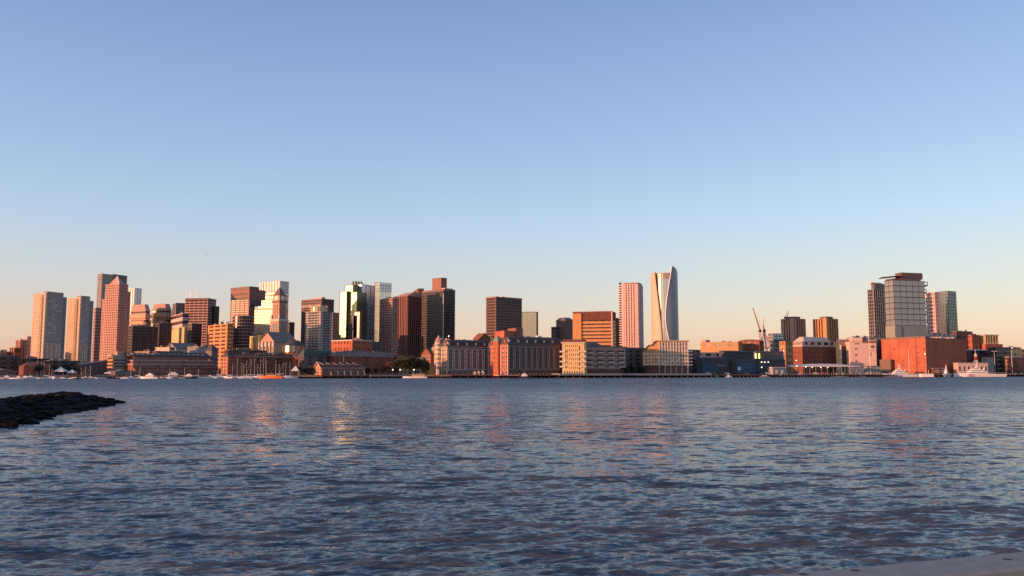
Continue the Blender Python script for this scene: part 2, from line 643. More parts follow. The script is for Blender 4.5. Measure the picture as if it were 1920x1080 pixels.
        nm = t_.nodes.new("ShaderNodeVectorMath"); nm.operation = 'NORMALIZE'
        t_.links.new(ad.outputs[0], nm.inputs[0])
        cur = nm.outputs[0]
    t_.links.new(cur, b.inputs['Normal'])
    me.materials.append(m)
    o = bpy.data.objects.new('water', me)
    COL.objects.link(o)
    o['kind'] = 'structure'
    M['water'] = m
    s = MB().prism([(-2700, -60), (2700, -60), (2700, 1200), (-2700, 1200)], -2.2, -.75)
    s.build('water', m, None, 'structure')
    return o


make_water()

# ------------------------------------------------------------------ near shore: promenade, coping wall, bolts
def near_wall():
    def pt(px, py, z):
        sx, sz = ray(px, py)
        D = (z - CAM_Z) / sz
        return Vector((sx * D, D))
    zt = 3.3
    a = pt(1920, 1033, zt); b = pt(1450, 1077, zt)
    d = (a - b).normalized()
    n = Vector((d.y, -d.x))     # towards the camera side
    if n.y > 0:
        n = -n
    wdt = .36
    L0, L1 = b - d * 30, a + d * 40
    P = [tuple(L0 + n * wdt), tuple(L1 + n * wdt), tuple(L1), tuple(L0)]
    root = thing('seawall', 'low grey concrete wall top crossing the bottom right corner above the water', 'wall', (a.x, a.y, zt))
    MB().prism(offset(P, -.02), -2.5, zt - .22).build('wall_face', M['quay'], root)
    # coping stones with joints, each its own piece
    k = 0
    step = 7.3
    tot = (L1 - L0).length
    t = 0.0
    while t < tot - step:
        p = L0 + d * (t + .004); q = L0 + d * (t + step - .008)
        b_ = MB()
        lo = [tuple(p + n * wdt), tuple(q + n * wdt), tuple(q), tuple(p)]
        b_.prism(lo, zt - .22, zt - .02)
        b_.prism(lo, zt - .02, zt, top=[tuple(Vector(c)) for c in offset(lo, -.02)])
        b_.build('coping_stone', M['coping'], root)
        t += step
        k += 1
    for px, py in ((1887, 1049), (1602, 1070), (1505, 1077)):
        c = pt(px, py, zt)
        MB().prism(ngon(c.x, c.y, .028, 8, ry=.024), zt - .01, zt + .003).build('bolt', M['rust'], root)
    # promenade and verge behind the wall
    q0 = L0 + n * wdt; q1 = L1 + n * wdt
    flat('grass_verge', [tuple(q0 + n * .6), tuple(q1 + n * .6), tuple(q1), tuple(q0)], 1.5, zt - .42, 'soil')
    flat('path', [tuple(q0 + n * 14), tuple(q1 + n * 14), tuple(q1 + n * .6), tuple(q0 + n * .6)], 1.4, zt - .45, 'asphalt')


near_wall()


# ------------------------------------------------------------------ rock breakwater
def breakwater():
    rs = random.Random(3)
    root = thing('rock_breakwater', 'black rocky breakwater mound jutting out of the water at the left edge', 'breakwater', (-62, 100, 0))
    def wpt(px, py):
        sx, sz = ray(px, py)
        D = -CAM_Z / sz
        return Vector((sx * D, D))
    outline = [wpt(*q) for q in ((-330, 805), (0, 806), (60, 793), (110, 779), (165, 768), (150, 764), (190, 763), (225, 756), (206, 753.5))]
    back = [Vector((-62.5, 134)), Vector((-74, 131)), Vector((-69, 113)), Vector((-63.5, 100)), Vector((-70, 91)), Vector((-100, 84)), Vector((-150, 78)), Vector((-150, 66))]
    poly = outline + back
    cx = sum(p.x for p in poly) / len(poly); cy = sum(p.y for p in poly) / len(poly)
    # ridge profile: (px, top py) measured, distance of ridge
    def inside(x, y):
        c = False
        n = len(poly)
        for i in range(n):
            a, b = poly[i], poly[(i + 1) % n]
            if (a.y > y) != (b.y > y) and x < (b.x - a.x) * (y - a.y) / (b.y - a.y) + a.x:
                c = not c
        return c
    def dist(x, y):
        m = 1e9
        n = len(poly)
        for i in range(n):
            a, b = poly[i], poly[(i + 1) % n]
            ab = b - a
            t = max(0, min(1, ((x - a.x) * ab.x + (y - a.y) * ab.y) / ab.length_squared))
            m = min(m, math.hypot(a.x + ab.x * t - x, a.y + ab.y * t - y))
        return m
    from mathutils import noise
    b = MB()
    st = 1.0
    nxn, nyn = 130, 80
    grid = {}
    x0, y0 = -172, 62
    for i in range(nxn):
        for j in range(nyn):
            x = x0 + i * st; y = y0 + j * st
            ins = inside(x, y)
            dd = dist(x, y)
            h = (min(dd, 12) * .24 if ins else -dd * .5)
            h = min(h, 1.35)
            h += noise.noise(Vector((x * .5, y * .5, 0))) * .45 + noise.noise(Vector((x * .11, y * .11, 3))) * .4
            if x < -75:
                h += min(1, (-75 - x) / 50) * .4
            grid[i, j] = len(b.v)
            b.v.append((x, y, h if dd < 8 or ins else -2))
    for i in range(nxn - 1):
        for j in range(nyn - 1):
            b.f.append((grid[i, j], grid[i + 1, j], grid[i + 1, j + 1], grid[i, j + 1])); b.mi.append(0)
    b.build('rock_core', M['rock'], root)
    big = MB()
    def stone(mb, x, y, z, s):
        vs = []
        n = 7
        for lev, rr in ((-.6, .7), (-.1, 1.0), (.45, .75)):
            for q in range(n):
                a = 2 * math.pi * q / n + lev
                r_ = s * rr * rs.uniform(.7, 1.2)
                vs.append((x + math.cos(a) * r_ * 1.3, y + math.sin(a) * r_, z + lev * s * .8 * rs.uniform(.7, 1.2)))
        vs.append((x, y, z + s * .55))
        fs = []
        for k in range(2):
            for q in range(n):
                fs.append((k * n + q, k * n + (q + 1) % n, (k + 1) * n + (q + 1) % n, (k + 1) * n + q))
        fs += [(2 * n + q, 2 * n + (q + 1) % n, 3 * n) for q in range(n)]
        mb.add(vs, fs)
    cnt = 0
    while cnt < 900:
        x = rs.uniform(-110, -38); y = rs.uniform(64, 138)
        dd = dist(x, y)
        ins = inside(x, y)
        if ins or dd < .6:
            z = (min(min(dd, 9) * .24, 1.3) if ins else -.1)
            stone(big, x, y, z + .05, rs.uniform(.25, .8))
            cnt += 1
    big.build('boulders', M['rock'], root, 'stuff')


breakwater()

# ------------------------------------------------------------------ skyline towers, left to right
PHI = 38

# far-left low blocks
T('dull red low block with a flat roof at the far left end of the skyline', 0, 0, 33, 659, 900, 30, 'pinkstone', nf=5, nb=(9, 4), depth=30, band=.5, pier=.35, cat='building', name='low_block')
T('small brick stair block stepping up to the brown tower at far left', 25, 28, 36, 652, 905, PHI, 'brick', nf=4, nb=(3, 2), un=0, cat='building', name='low_block')
T('short brown tower with dark vertical window strips left of the twin pale towers', 33, 39, 50, 637, 930, PHI, 'pinkstone', 'glassdk', nf=12, nb=(3, 3), band=0, pier=.45, pd=.8, un=2, uh=2)
T('narrow pale pink block squeezed against the left side of the first pale tower', 50, 52, 60, 631, 940, 20, 'pinkpale', nf=10, nb=(4, 3), band=.6, pier=.5, un=0, cat='building', name='mid_rise')


def harbor_tower(label, xl, xc, xr, xs, yt, ys, D, group):
    P, z = rect(xl, xc, xr, yt, D, 40)
    root = thing('apartment_tower', label, 'tower', (P[0][0], P[0][1], GROUND), group)
    # lit slab face on the left, balcony stack, right face with its shade put into a greyer cover, lower shoulder
    mass(root, P, GROUND, z - 1, 'cream', 'glassmid', nf=40, nb=(4, 7), band=.58, pier=.3, bd=.3, pd=.25, cap=1)
    MB().prism(offset(sub(P, .0, .06, -.01, .10), .5), GROUND, z + .5).build('end_wall', M['cream'], root)
    MB().prism(offset(sub(P, .08, 1.0, -.004, .3), .42), GROUND + 32, z + 2.2).build('shaded_face', M['creamshade'], root)
    b = MB()
    rnd = random.Random(int(xl))
    c = Vector(P[0]); r = Vector(P[1]); d = (r - c).normalized(); n = Vector((d.y, -d.x)); L = (r - c).length
    for i in range(26):
        zz = GROUND + 34 + i * (z - GROUND - 38) / 26
        for j in range(3):
            if rnd.random() < .38:
                t = rnd.uniform(.15, .7) * L
                b.box(c + d * t, d, n, L * rnd.uniform(.05, .16), .5, .75, zz, zz + .7)
    b.build('balcony_rails', M['pale'], root, 'stuff')
    # balconies on the corner of the lit face
    bal = MB()
    l = Vector(P[3]); dl = (c - l).normalized(); nl = Vector((dl.y, -dl.x)); LL = (c - l).length
    for i in range(40):
        zz = GROUND + i * (z - GROUND) / 40.5
        p = l + dl * LL * .74
        bal.box(p, dl, nl, LL * .10, 0, 1.5, zz, zz + 1.15)
    bal.build('balconies', M['tan'], root, 'stuff')
    # dark strip on the wall: the shade beside the balconies put in as colour
    MB().box(l + dl * LL * .83, dl, nl, LL * .055, 0, .62, GROUND, z - 4).build('balcony_shade', M['mull'], root)
    # shoulder
    sr_ = ray(xs, ys)[0]
    Rr = Vector(P[1]); dd = d
    t = (sr_ * Rr.y - Rr.x) / (dd.x - sr_ * dd.y)
    zs = at(xs, ys, Rr.y)[1]
    Q = [tuple(Rr), tuple(Rr + dd * t), tuple(Rr + dd * t + Vector((-dd.y, dd.x)) * 18), tuple(Rr + Vector((-dd.y, dd.x)) * 18)]
    Q = [tuple(Vector(q) + Vector((-dd.y, dd.x)) * 1.5) for q in Q]
    MB().prism(Q, GROUND, zs).build('shoulder_glazing', M['glassdk'], root)
    b = MB()
    O = offset(Q, .3)
    for i in range(38):
        zz = GROUND + i * (zs - GROUND) / 38
        b.prism(O, zz, zz + .62 * (zs - GROUND) / 38)
    b.prism(O, zs - .5, zs + .8)
    b.build('shoulder_floors', M['grey'], root, 'stuff')


harbor_tower('pale concrete apartment tower, the taller and left one of the stepped pair', 64, 86, 118, 127, 550, 558, 880, None)
harbor_tower('pale concrete apartment tower, the slightly lower right one of the stepped pair', 128, 151, 168, 177, 558, 565, 925, None)

# tall grey tower behind the pink brick one
r_, P, z = T('tallest grey tower at left, rising behind the pink stone tower with the small pyramid', 184, 192, 238, 513, 1500, 40, 'grey', 'glassmid', nf=46, nb=(10, 4), band=.62, pier=.42, bd=.3, pd=.45, un=0, cap=2)
MB().prism(offset(sub(P, .45, 1.0, -.03, .5), .3), z - 150, z + 1.5).build('recessed_panel', M['midgrey'], r_)
T('thin dark slab between the second pale tower and the pink stone tower', 178, 180, 190, 577, 1420, 20, 'pinkstone', nf=20, nb=(4, 3), un=0, depth=12)


def pink_pyramid_tower():
    P, z = rect(198, 224, 245, 541, 1150, 34)
    root = thing('office_tower', 'pink stone office tower with a small pyramid roof at left', 'tower', (P[0][0], P[0][1], GROUND))
    mass(root, P, GROUND, z - 5, 'pinkstone', 'glassbrown', nf=34, nb=(7, 9), band=.5, pier=.42, bd=.35, pd=.3, cap=1.5)
    Q = sub(P, -.02, .62, .0, .86)
    mass(root, offset(Q, 1.2), GROUND, z + 5, 'pinkstone', 'glassbrown', nf=36, nb=(5, 7), band=.5, pier=.45, bd=.35, pd=.5, cap=1.5, names=('front_glazing', 'front_bands', 'front_piers'))
    xl = rect(191, 224, 245, 547, 1150, 34)[0]
    S = [xl[3], xl[0], P[0], P[3]]
    sh = sub(P, .2, .8, .86, 1.35)
    mass(root, sh, GROUND, z - 14, 'pinkstone', 'glassbrown', nf=32, nb=(5, 4), band=.5, pier=.4, cap=1.2, names=('wing_glazing', 'wing_bands', 'wing_piers'))
    frustum(root, sub(P, .05, .58, .08, .8), z + 6.7, 11, .46, .54, .46, .54, 'pinkstone', 'pyramid_roof', 0)
    a = sub(P, .05, .58, .08, .8)
    MB().bar((a[0][0], a[0][1], z + 6.8), (sum(q[0] for q in a) / 4, sum(q[1] for q in a) / 4, z + 18), .9).build('roof_ridge', M['white'], root)


pink_pyramid_tower()

r_, P, z = T('slim white and grey ribbed tower just right of the pink pyramid tower', 240, 253, 265, 540, 1650, 36, 'white', 'glassblue', nf=40, nb=(2, 3), band=0, pier=.35, pd=1.0, un=0)


def stepped(label, xl, xc, xr, yt, D):
    P, z = rect(xl, xc, xr, yt, D, 34)
    root = thing('office_tower', label, 'tower', (P[0][0], P[0][1], GROUND), 'stepped brown towers with sloped tops')
    H = z - GROUND
    z1 = z - 11
    mass(root, P, GROUND, z1, 'pinkstone', 'glassbrown', nf=14, nb=(0, 0), band=.62, pier=0, bd=.4, cap=.8)
    frustum(root, P, z1 + .8, 10, .08, .92, .12, .88, 'pinkstone', 'sloped_crown', .3)
    MB().prism(offset(sub(P, .7, 1.0, -.06, .3), .6), GROUND, z1 - 14).build('corner_bay', M['brownstone'], root)
    MB().prism(offset(sub(P, .35, .62, -.05, .3), .6), GROUND, z1 - 26).build('corner_bay', M['brownstone'], root)
    b = MB()
    for k in range(5):
        Q = offset(sub(P, -.01, 1.0, .1 * k, 1.0), .8 + .3 * (4 - k))
        zz = z1 - 10 - k * 9
        b.prism(Q, zz, zz + 4.2)
    b.build('terrace_bands', M['tan'], root, 'stuff')


stepped('left of two stepped brown towers with sloped crowns, beside the pink pyramid tower', 246, 274, 281, 570, 1300)
stepped('right of two stepped brown towers with sloped crowns, left of the small orange striped block', 286, 312, 322, 569, 1330)
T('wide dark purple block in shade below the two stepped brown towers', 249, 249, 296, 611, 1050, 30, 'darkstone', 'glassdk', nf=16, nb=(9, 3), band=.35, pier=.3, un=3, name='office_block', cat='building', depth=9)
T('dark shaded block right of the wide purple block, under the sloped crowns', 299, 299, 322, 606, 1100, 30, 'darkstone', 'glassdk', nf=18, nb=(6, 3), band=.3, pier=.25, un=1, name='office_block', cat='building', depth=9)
T('small orange and white striped block left of the wide brown tower', 321, 343, 347, 587, 1250, 12, 'pinkpale', 'glassbrown', nf=9, nb=(0, 0), band=.5, pier=0, un=1, name='office_block', cat='building')
T('plain beige block in front of the small orange striped block', 316, 346, 348, 613, 1100, 12, 'yellow', 'glassmid', nf=14, nb=(6, 2), band=.8, pier=.75, bd=.2, pd=.1, un=2, name='office_block', cat='building')
T('narrow orange block with striped upper floors attached right of the beige block', 344, 358, 360, 610, 1105, 12, 'orange', 'glassbrown', nf=15, nb=(4, 2), band=.55, pier=.3, un=1, name='office_block', cat='building')

# wide brown tower with two antennas
P, z = rect(348, 390, 405, 559, 1250, 62)
root = thing('office_tower', 'wide brown banded tower with two thin roof antennas', 'tower', (P[0][0], P[0][1], GROUND))
mass(root, P, GROUND, z - 2.5, 'pinkstone', 'glassdk', nf=28, nb=(6, 5), band=.42, pier=.12, bd=.45, pd=.3, cap=2.5, capmat='brownstone')
Q = rect(331, 331, 352, 561, 1300, 10, 30)[0]
mass(root, Q, GROUND, z - 4, 'midgrey', 'glassmid', nf=30, nb=(4, 5), band=.7, pier=.6, bd=.2, pd=.3, cap=1, names=('side_glazing', 'side_bands', 'side_piers'))
Q2 = rect(400, 402, 411, 571, 1262, 35, 25)[0]
mass(root, Q2, GROUND, z - 12, 'darkstone', 'glassdk', nf=26, nb=(4, 5), band=.4, pier=.3, cap=1, names=('rear_glazing', 'rear_bands', 'rear_piers'))
for px in (356, 367):
    x, zt = at(px, 543, 1265)
    MB().bar((x, 1268, z), (x, 1268, zt), .5, 5, .2).build('antenna', M['metal'], root)
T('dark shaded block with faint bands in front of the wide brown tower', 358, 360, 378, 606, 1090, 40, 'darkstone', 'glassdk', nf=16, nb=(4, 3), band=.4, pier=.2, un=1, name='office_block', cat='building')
T('ochre banded block between the wide brown tower and the dark red tower', 391, 427, 433, 607, 1050, 24, 'orange', 'glassbrown', nf=13, nb=(9, 3), band=.55, pier=.25, bd=.35, pd=.3, un=5, uh=4, name='office_block', cat='building')

# dark red tower with overhanging head
P, z = rect(434, 468, 478, 541, 1200, 36)
root = thing('office_tower', 'dark red banded tower whose dark head overhangs to the right', 'tower', (P[0][0], P[0][1], GROUND))
mass(root, P, GROUND, z - 16, 'redgranite', 'glassdk', nf=34, nb=(9, 4), band=.55, pier=.12, bd=.5, pd=.3, cap=0)
H = rect(434, 468, 497, 541, 1199.0, 36)[0]
MB().prism(offset(sub(H, 0, 1, 0, 1), .5), z - 15, z - 1).build('overhanging_head', M['redgranite'], root)
MB().prism(offset(sub(H, 0, .55, 0, 1), .9), z - 1, z + 3).build('parapet', M['brownstone'], root)
MB().prism(offset(sub(H, .02, .75, -.01, .3), .35), z - 24, z - 15).build('head_soffit', M['darkstone'], root)
b = MB()
c = Vector(H[0]); l = Vector(H[3]); d = (c - l).normalized(); n = Vector((d.y, -d.x)); L = (c - l).length
for i in range(9):
    b.box(l + d * L * (.14 + .09 * i), d, n, L * .03, .45, .75, z - 8.5, z - 6)
b.box(l + d * L * .5, d, n, L * .44, .45, .75, z - 14, z - 12)
b.build('head_windows', M['mull'], root, 'stuff')

# rounded dark tower in front
cx, zt = at(450, 593, 1100)
root = thing('round_tower', 'round dark banded tower standing in front of the dark red one', 'tower', (cx, 1112, GROUND))
mass(root, ngon(cx, 1112, 12.4, 24), GROUND, zt, 'pinkstone', 'glassdk', nf=18, nb=(1,), band=.22, pier=.04, bd=.3, pd=.45, cap=1)
T('dark narrow block tight against the right side of the round dark tower', 461, 463, 470, 600, 1120, 40, 'darkstone', 'glassdk', nf=18, nb=(3, 2), band=.2, un=0, name='office_block', cat='building')


# stepped cream reflective building
def stepped_glass():
    D = 1330
    root = None
    for i, (xl, xr, yt) in enumerate(((470, 523, 579), (480, 523, 561), (492, 523, 553), (498, 522, 546))):
        P, z = rect(xl, xr, xr + 3, yt, D + i * 3.0, 8)
        P = [P[0], P[1], P[2], P[3]]
        if root is None:
            root = thing('office_tower', 'cream reflective building with stepped terraces left of the clock tower', 'tower', (P[0][0], P[0][1], GROUND))
        # each tier faces left towards the sun
        W = (ray(xr, yt)[0] - ray(xl, yt)[0]) * D
        x0 = ray(xl, yt)[0] * D
        p = R(-16)
        dv = Vector((math.cos(p), math.sin(p))); nv = Vector((-dv.y, dv.x))
        a = Vector((x0, D + i * 3.0 + 10))
        L = W / dv.x
        Q = [tuple(a), tuple(a + dv * L), tuple(a + dv * L + nv * 24), tuple(a + nv * 24)]
        nm = ('tier_glazing', 'tier_bands', 'tier_piers')
        mass(root, Q, GROUND, z - 1, 'tan', 'glasswarm', nf=max(6, int((z - GROUND) / 4.4)), nb=(0, 0), band=.16, pier=0, bd=.15, cap=1, names=nm)


stepped_glass()
T('dark tree-topped looking block under the cream reflective building', 470, 470, 506, 627, 1180, 20, 'darkstone', 'glassdk', nf=8, nb=(7, 3), band=.3, depth=18, un=4, uh=6, name='office_block', cat='building')
T('plain pale yellow block between the round dark tower and the pedimented stone hall', 469, 489, 491, 650 - 22, 1000, 14, 'yellow', 'glassmid', nf=7, nb=(2, 1), band=.85, pier=.9, bd=.2, pd=.25, un=0, name='office_block', cat='building')

# blue glass tower with white ribs at the crown
P, z = rect(488, 525, 541, 527, 1700, 30)
root = thing('glass_tower', 'tall blue glass tower with white crown ribs behind the clock tower', 'tower', (P[0][0], P[0][1], GROUND))
mass(root, P, GROUND, z - 24, 'midgrey', 'glassblue', nf=40, nb=(10, 6), band=.10, pier=.05, bd=.15, pd=.25, cap=0)
mass(root, offset(P, .1), z - 24, z, 'white', 'glasspale', nf=2, nb=(7, 7), band=0, pier=.42, bd=.2, pd=1.0, cap=.5, capd=.4, names=('crown_glazing', 'crown_bands', 'crown_ribs'))


# ------------------------------------------------------------------ clock tower
def clock_tower():
    D = 1060
    P, z = rect(507, 523, 539, 601, D, 44)
    root = thing('clock_tower', 'stone clock tower with colonnade, clock stage and pyramidal spire', 'tower', (P[0][0], P[0][1], GROUND))
    mt = 'orangestone'
    zc0 = at(523, 601, D)[1]
    zs = lambda y: at(523, y, D)[1]
    low = offset(sub(P, 0, 1, 0, 1), 0)
    MB().prism(offset(P, 1.0), GROUND, zs(640)).build('tower_base', M[mt], root)
    MB().prism(low, zs(640), zs(600)).build('colonnade_stage', M[mt], root)
    b = MB()
    for i, a, bb, d, n, L in edges(low):
        for j in range(5):
            b.box(a + d * L * (.14 + .18 * j), d, n, L * .028, 0, .5, zs(624), zs(606))
    b.build('columns', M['pale'], root, 'stuff')
    g = MB()
    for i, a, bb, d, n, L in edges(low):
        for j in range(4):
            g.box(a + d * L * (.23 + .18 * j), d, n, L * .045, 0, .12, zs(624), zs(606))
    g.build('colonnade_windows', M['glassdk'], root, 'stuff')
    MB().prism(offset(low, 1.2), zs(602), zs(598)).build('cornice', M['pale'], root)
    sh = sub(P, .10, .90, .10, .90)
    MB().prism(sh, zs(599), zs(566)).build('shaft', M[mt], root)
    b = MB()
    for i, a, bb, d, n, L in edges(sh):
        for j in range(3):
            for k in range(6):
                zz = zs(597) + k * (zs(570) - zs(597)) / 6
                b.box(a + d * L * (.25 + .25 * j), d, n, L * .05, 0, .15, zz, zz + 2.4)
    b.build('shaft_windows', M['glassdk'], root, 'stuff')
    for q in ((0, .12, 0, .12), (.88, 1, 0, .12), (0, .12, .88, 1), (.88, 1, .88, 1)):
        t = sub(P, *q)
        m = MB().prism(t, zs(599), zs(592))
        m.prism(t, zs(592), zs(588), top=sub(P, (q[0] + q[1]) / 2 - .01, (q[0] + q[1]) / 2 + .01, (q[2] + q[3]) / 2 - .01, (q[2] + q[3]) / 2 + .01))
        m.build('pinnacle', M['pale'], root)
    MB().prism(offset(sh, .9), zs(567), zs(563)).build('clock_balcony', M['brownstone'], root)
    st = sub(P, .13, .87, .13, .87)
    cs_ = MB().prism(st, zs(563), zs(553)).build('clock_stage', M[mt], root)
    for i, a, bb, d, n, L in edges(st):
        c = a + d * L / 2
        zz = (zs(563) + zs(553)) / 2
        vs = []
        r = L * .26
        for q in range(16):
            t = 2 * math.pi * q / 16
            vs.append((c.x + d.x * r * math.cos(t) + n.x * .25, c.y + d.y * r * math.cos(t) + n.y * .25, zz + r * math.sin(t)))
        MB().add(vs, [tuple(range(16))]).build('clock_face', M['white'], cs_)
    frustum(root, st, zs(553), zs(537) - zs(553), .47, .53, .47, .53, 'brownstone', 'spire', .4)
    a = sum(q[0] for q in st) / 4, sum(q[1] for q in st) / 4
    MB().bar((a[0], a[1], zs(538)), (a[0], a[1], zs(534)), .3, 5, .05).build('finial', M['metal'], root)


clock_tower()


def gable_hall(name, label, xl, xc, xr, yeave, yridge, D, phi, wall, roofm, axis='v', cols=0, z0=None, cat='building', wmat='pale', gw='glassdk', rows=2, scols=0, depth=30, skip=0, over=.6, wf=.5, wh=.6, group=None, face=True):
    """a gabled building; axis 'v': the ridge runs back from the right face, so the right face is a gable; 'u': the left face is the gable"""
    P, ze = rect(xl, xc, xr, yeave, D, phi, depth)
    zr = at(xc, yridge, D)[1]
    z0 = GROUND if z0 is None else z0
    root = thing(name, label, cat, (P[0][0], P[0][1], z0), group)
    MB().prism(P, z0, ze).build('walls', M[wall], root)
    if axis == 'u':
        G = [sub(P, 0, 1, 0, 1)[i] for i in range(4)]
        c, r, b_, l = [Vector(q) for q in P]
        m0 = (c + l) / 2; m1 = (r + b_) / 2
    else:
        l, c, r, b_ = [Vector(q) for q in (P[3], P[0], P[1], P[2])]
        m0 = (c + r) / 2; m1 = (l + b_) / 2
    # gable ends
    g = MB()
    if axis == 'u':
        A, B, A2, B2 = Vector(P[0]), Vector(P[3]), Vector(P[1]), Vector(P[2])
    else:
        A, B, A2, B2 = Vector(P[0]), Vector(P[1]), Vector(P[3]), Vector(P[2])
    vs = [(A.x, A.y, ze), (B.x, B.y, ze), (m0.x, m0.y, zr), (A2.x, A2.y, ze), (B2.x, B2.y, ze), (m1.x, m1.y, zr)]
    g.add(vs, [(0, 1, 2), (3, 5, 4), (0, 2, 5, 3), (1, 4, 5, 2), (0, 3, 4, 1)])
    g.build('gable_walls', M[wall], root)
    # roof slopes with real thickness and overhang
    dr = (m1 - m0).normalized()
    th = .5
    for S, S2 in ((A, A2), (B, B2)):
        o = (S - m0).normalized() * over
        k = (zr - ze) / (S - m0).length
        e0 = S + o - dr * over; e1 = S2 + o + dr * over
        r0 = m0 - dr * over; r1 = m1 + dr * over
        zo = ze - k * over
        vs = [(e0.x, e0.y, zo + .05), (e1.x, e1.y, zo + .05), (r1.x, r1.y, zr + .05), (r0.x, r0.y, zr + .05),
              (e0.x, e0.y, zo + th), (e1.x, e1.y, zo + th), (r1.x, r1.y, zr + th), (r0.x, r0.y, zr + th)]
        MB().add(vs, [(0, 1, 2, 3), (4, 7, 6, 5), (0, 4, 5, 1), (1, 5, 6, 2), (2, 6, 7, 3), (3, 7, 4, 0)]).build('roof_slope', M[roofm], root)
    if cols and face:
        windows(root, P[3], P[0], z0 + .5, ze, cols, rows, wf, wh, wmat, gw, skip, .02)
    if scols:
        windows(root, P[0], P[1], z0 + .5, ze, scols, rows, wf, wh, wmat, gw, skip, .02)
    return root, P, ze, zr


# pedimented stone hall below the clock tower
r_, P, ze, zr = gable_hall('stone_hall', 'stone hall with lit gable and grey roof at the foot of the clock tower', 487, 515, 556, 640, 622, 960, 40, 'orangestone', 'roofgrey', 'u', cols=4, rows=1, wf=.35, wh=.9, over=1.2, gw='glassbrown')
b = MB()
c = Vector(P[0]); l = Vector(P[3]); d = (c - l).normalized(); n = Vector((d.y, -d.x)); L = (c - l).length
for i in range(5):
    p = l + d * L * (.02 + .24 * i) + n * 1.0
    b.bar((p.x, p.y, GROUND), (p.x, p.y, ze), .9, 8)
b.build('columns', M['pale'], r_, 'stuff')

# small dome greenhouse pavilion, yellow green
cx, zt = at(549, 642, 800)
root = thing('glass_pavilion', 'yellow green glazed roof pavilion right of the stone hall', 'pavilion', (cx, 806, GROUND))
MB().prism(ngon(cx, 806, 11, 14), GROUND, zt - 9).build('drum', M['brick'], root)
MB().prism(ngon(cx, 806, 10, 14), zt - 9, zt - 3).build('glazed_drum', M['glassgreen'], root)
b = MB()
for i in range(14):
    t = 2 * math.pi * i / 14
    b.bar((cx + 10.3 * math.cos(t), 806 + 10.3 * math.sin(t), zt - 9), (cx + 10.3 * math.cos(t), 806 + 10.3 * math.sin(t), zt - 3), .3, 4)
b.build('glazing_bars', M['tan'], root, 'stuff')
MB().prism(ngon(cx, 806, 11, 14), zt - 3, zt + 2, top=ngon(cx, 806, 4, 14)).build('roof', M['slate'], root)
# red rounded gable house below it
cx, zt = at(554, 660, 690)
root = thing('round_fronted_house', 'red brick round-fronted wharf house below the glazed pavilion', 'house', (cx, 700, GROUND))
mass(root, ngon(cx, 700, 4.6, 14), GROUND, zt - 4, 'brickor', 'glassbrown', nf=6, nb=(1,), band=.55, pier=.55, bd=.15, pd=.2, cap=.4)
MB().prism(ngon(cx, 700, 5, 14), zt - 3.4, zt + 1, top=ngon(cx, 700, 1.2, 14)).build('roof', M['slate'], root)

T('small dark tower far behind, just right of the clock tower', 541, 543, 552, 604, 1500, 40, 'darkstone', 'glassdk', nf=14, nb=(3, 2), band=.35, un=1)

# dark banded tower and the grey residential tower in front of it
P, z = rect(566, 603, 626, 560, 1320, 40)
root = thing('office_tower', 'brown-grey tower with a row of top windows behind the round-crowned grey tower', 'tower', (P[0][0], P[0][1], GROUND))
mass(root, P, GROUND, z - 2, 'brownstone', 'glassdk', nf=32, nb=(16, 9), band=.55, pier=.3, bd=.3, pd=.4, cap=2)
c = Vector(P[0]); l = Vector(P[3]); d = (c - l).normalized(); n = Vector((d.y, -d.x)); L = (c - l).length
b = MB()
for i in range(13):
    b.box(l + d * L * (.06 + .072 * i), d, n, L * .02, .3, .8, z - 12, z - 9)
b.build('top_windows', M['pale'], root, 'stuff')
MB().prism(sub(P, .0, .3, .0, .35), z, z + 2.5).build('penthouse', M['pinkpale'], root)


def crown_tower():
    D = 1020
    P, z = rect(575, 602, 622, 585, D, 42)
    root = thing('apartment_tower', 'grey apartment tower with white balcony bands and a round gold-lit crown', 'tower', (P[0][0], P[0][1], GROUND))
    mass(root, P, GROUND, z, 'grey', 'glassdk', nf=24, nb=(5, 5), band=.38, pier=.14, bd=1.1, pd=.6, cap=.8, corner=3.4)
    cx = sum(q[0] for q in P) / 4; cy = sum(q[1] for q in P) / 4
    mass(root, ngon(cx, cy, 10.0, 20), z + .8, z + 6, 'yellow', 'glasswarm', nf=2, nb=(1,), band=.3, pier=.2, bd=.5, pd=.4, cap=.8, names=('crown_glazing', 'crown_bands', 'crown_ribs'))
    b = MB()
    for i in range(20):
        t = 2 * math.pi * i / 20
        b.bar((cx + 9.6 * math.cos(t), cy + 9.6 * math.sin(t), z + 6.5), (cx + 9.6 * math.cos(t + .15), cy + 9.6 * math.sin(t + .15), z + 8.2), .6, 4)
    b.build('crown_finials', M['pale'], root, 'stuff')


crown_tower()
T('dim brown slab between the round-crowned tower and the green glass tower', 621, 624, 637, 586, 1250, 40, 'pinkstone', 'glassdk', nf=22, nb=(3, 2), band=.4, un=1)


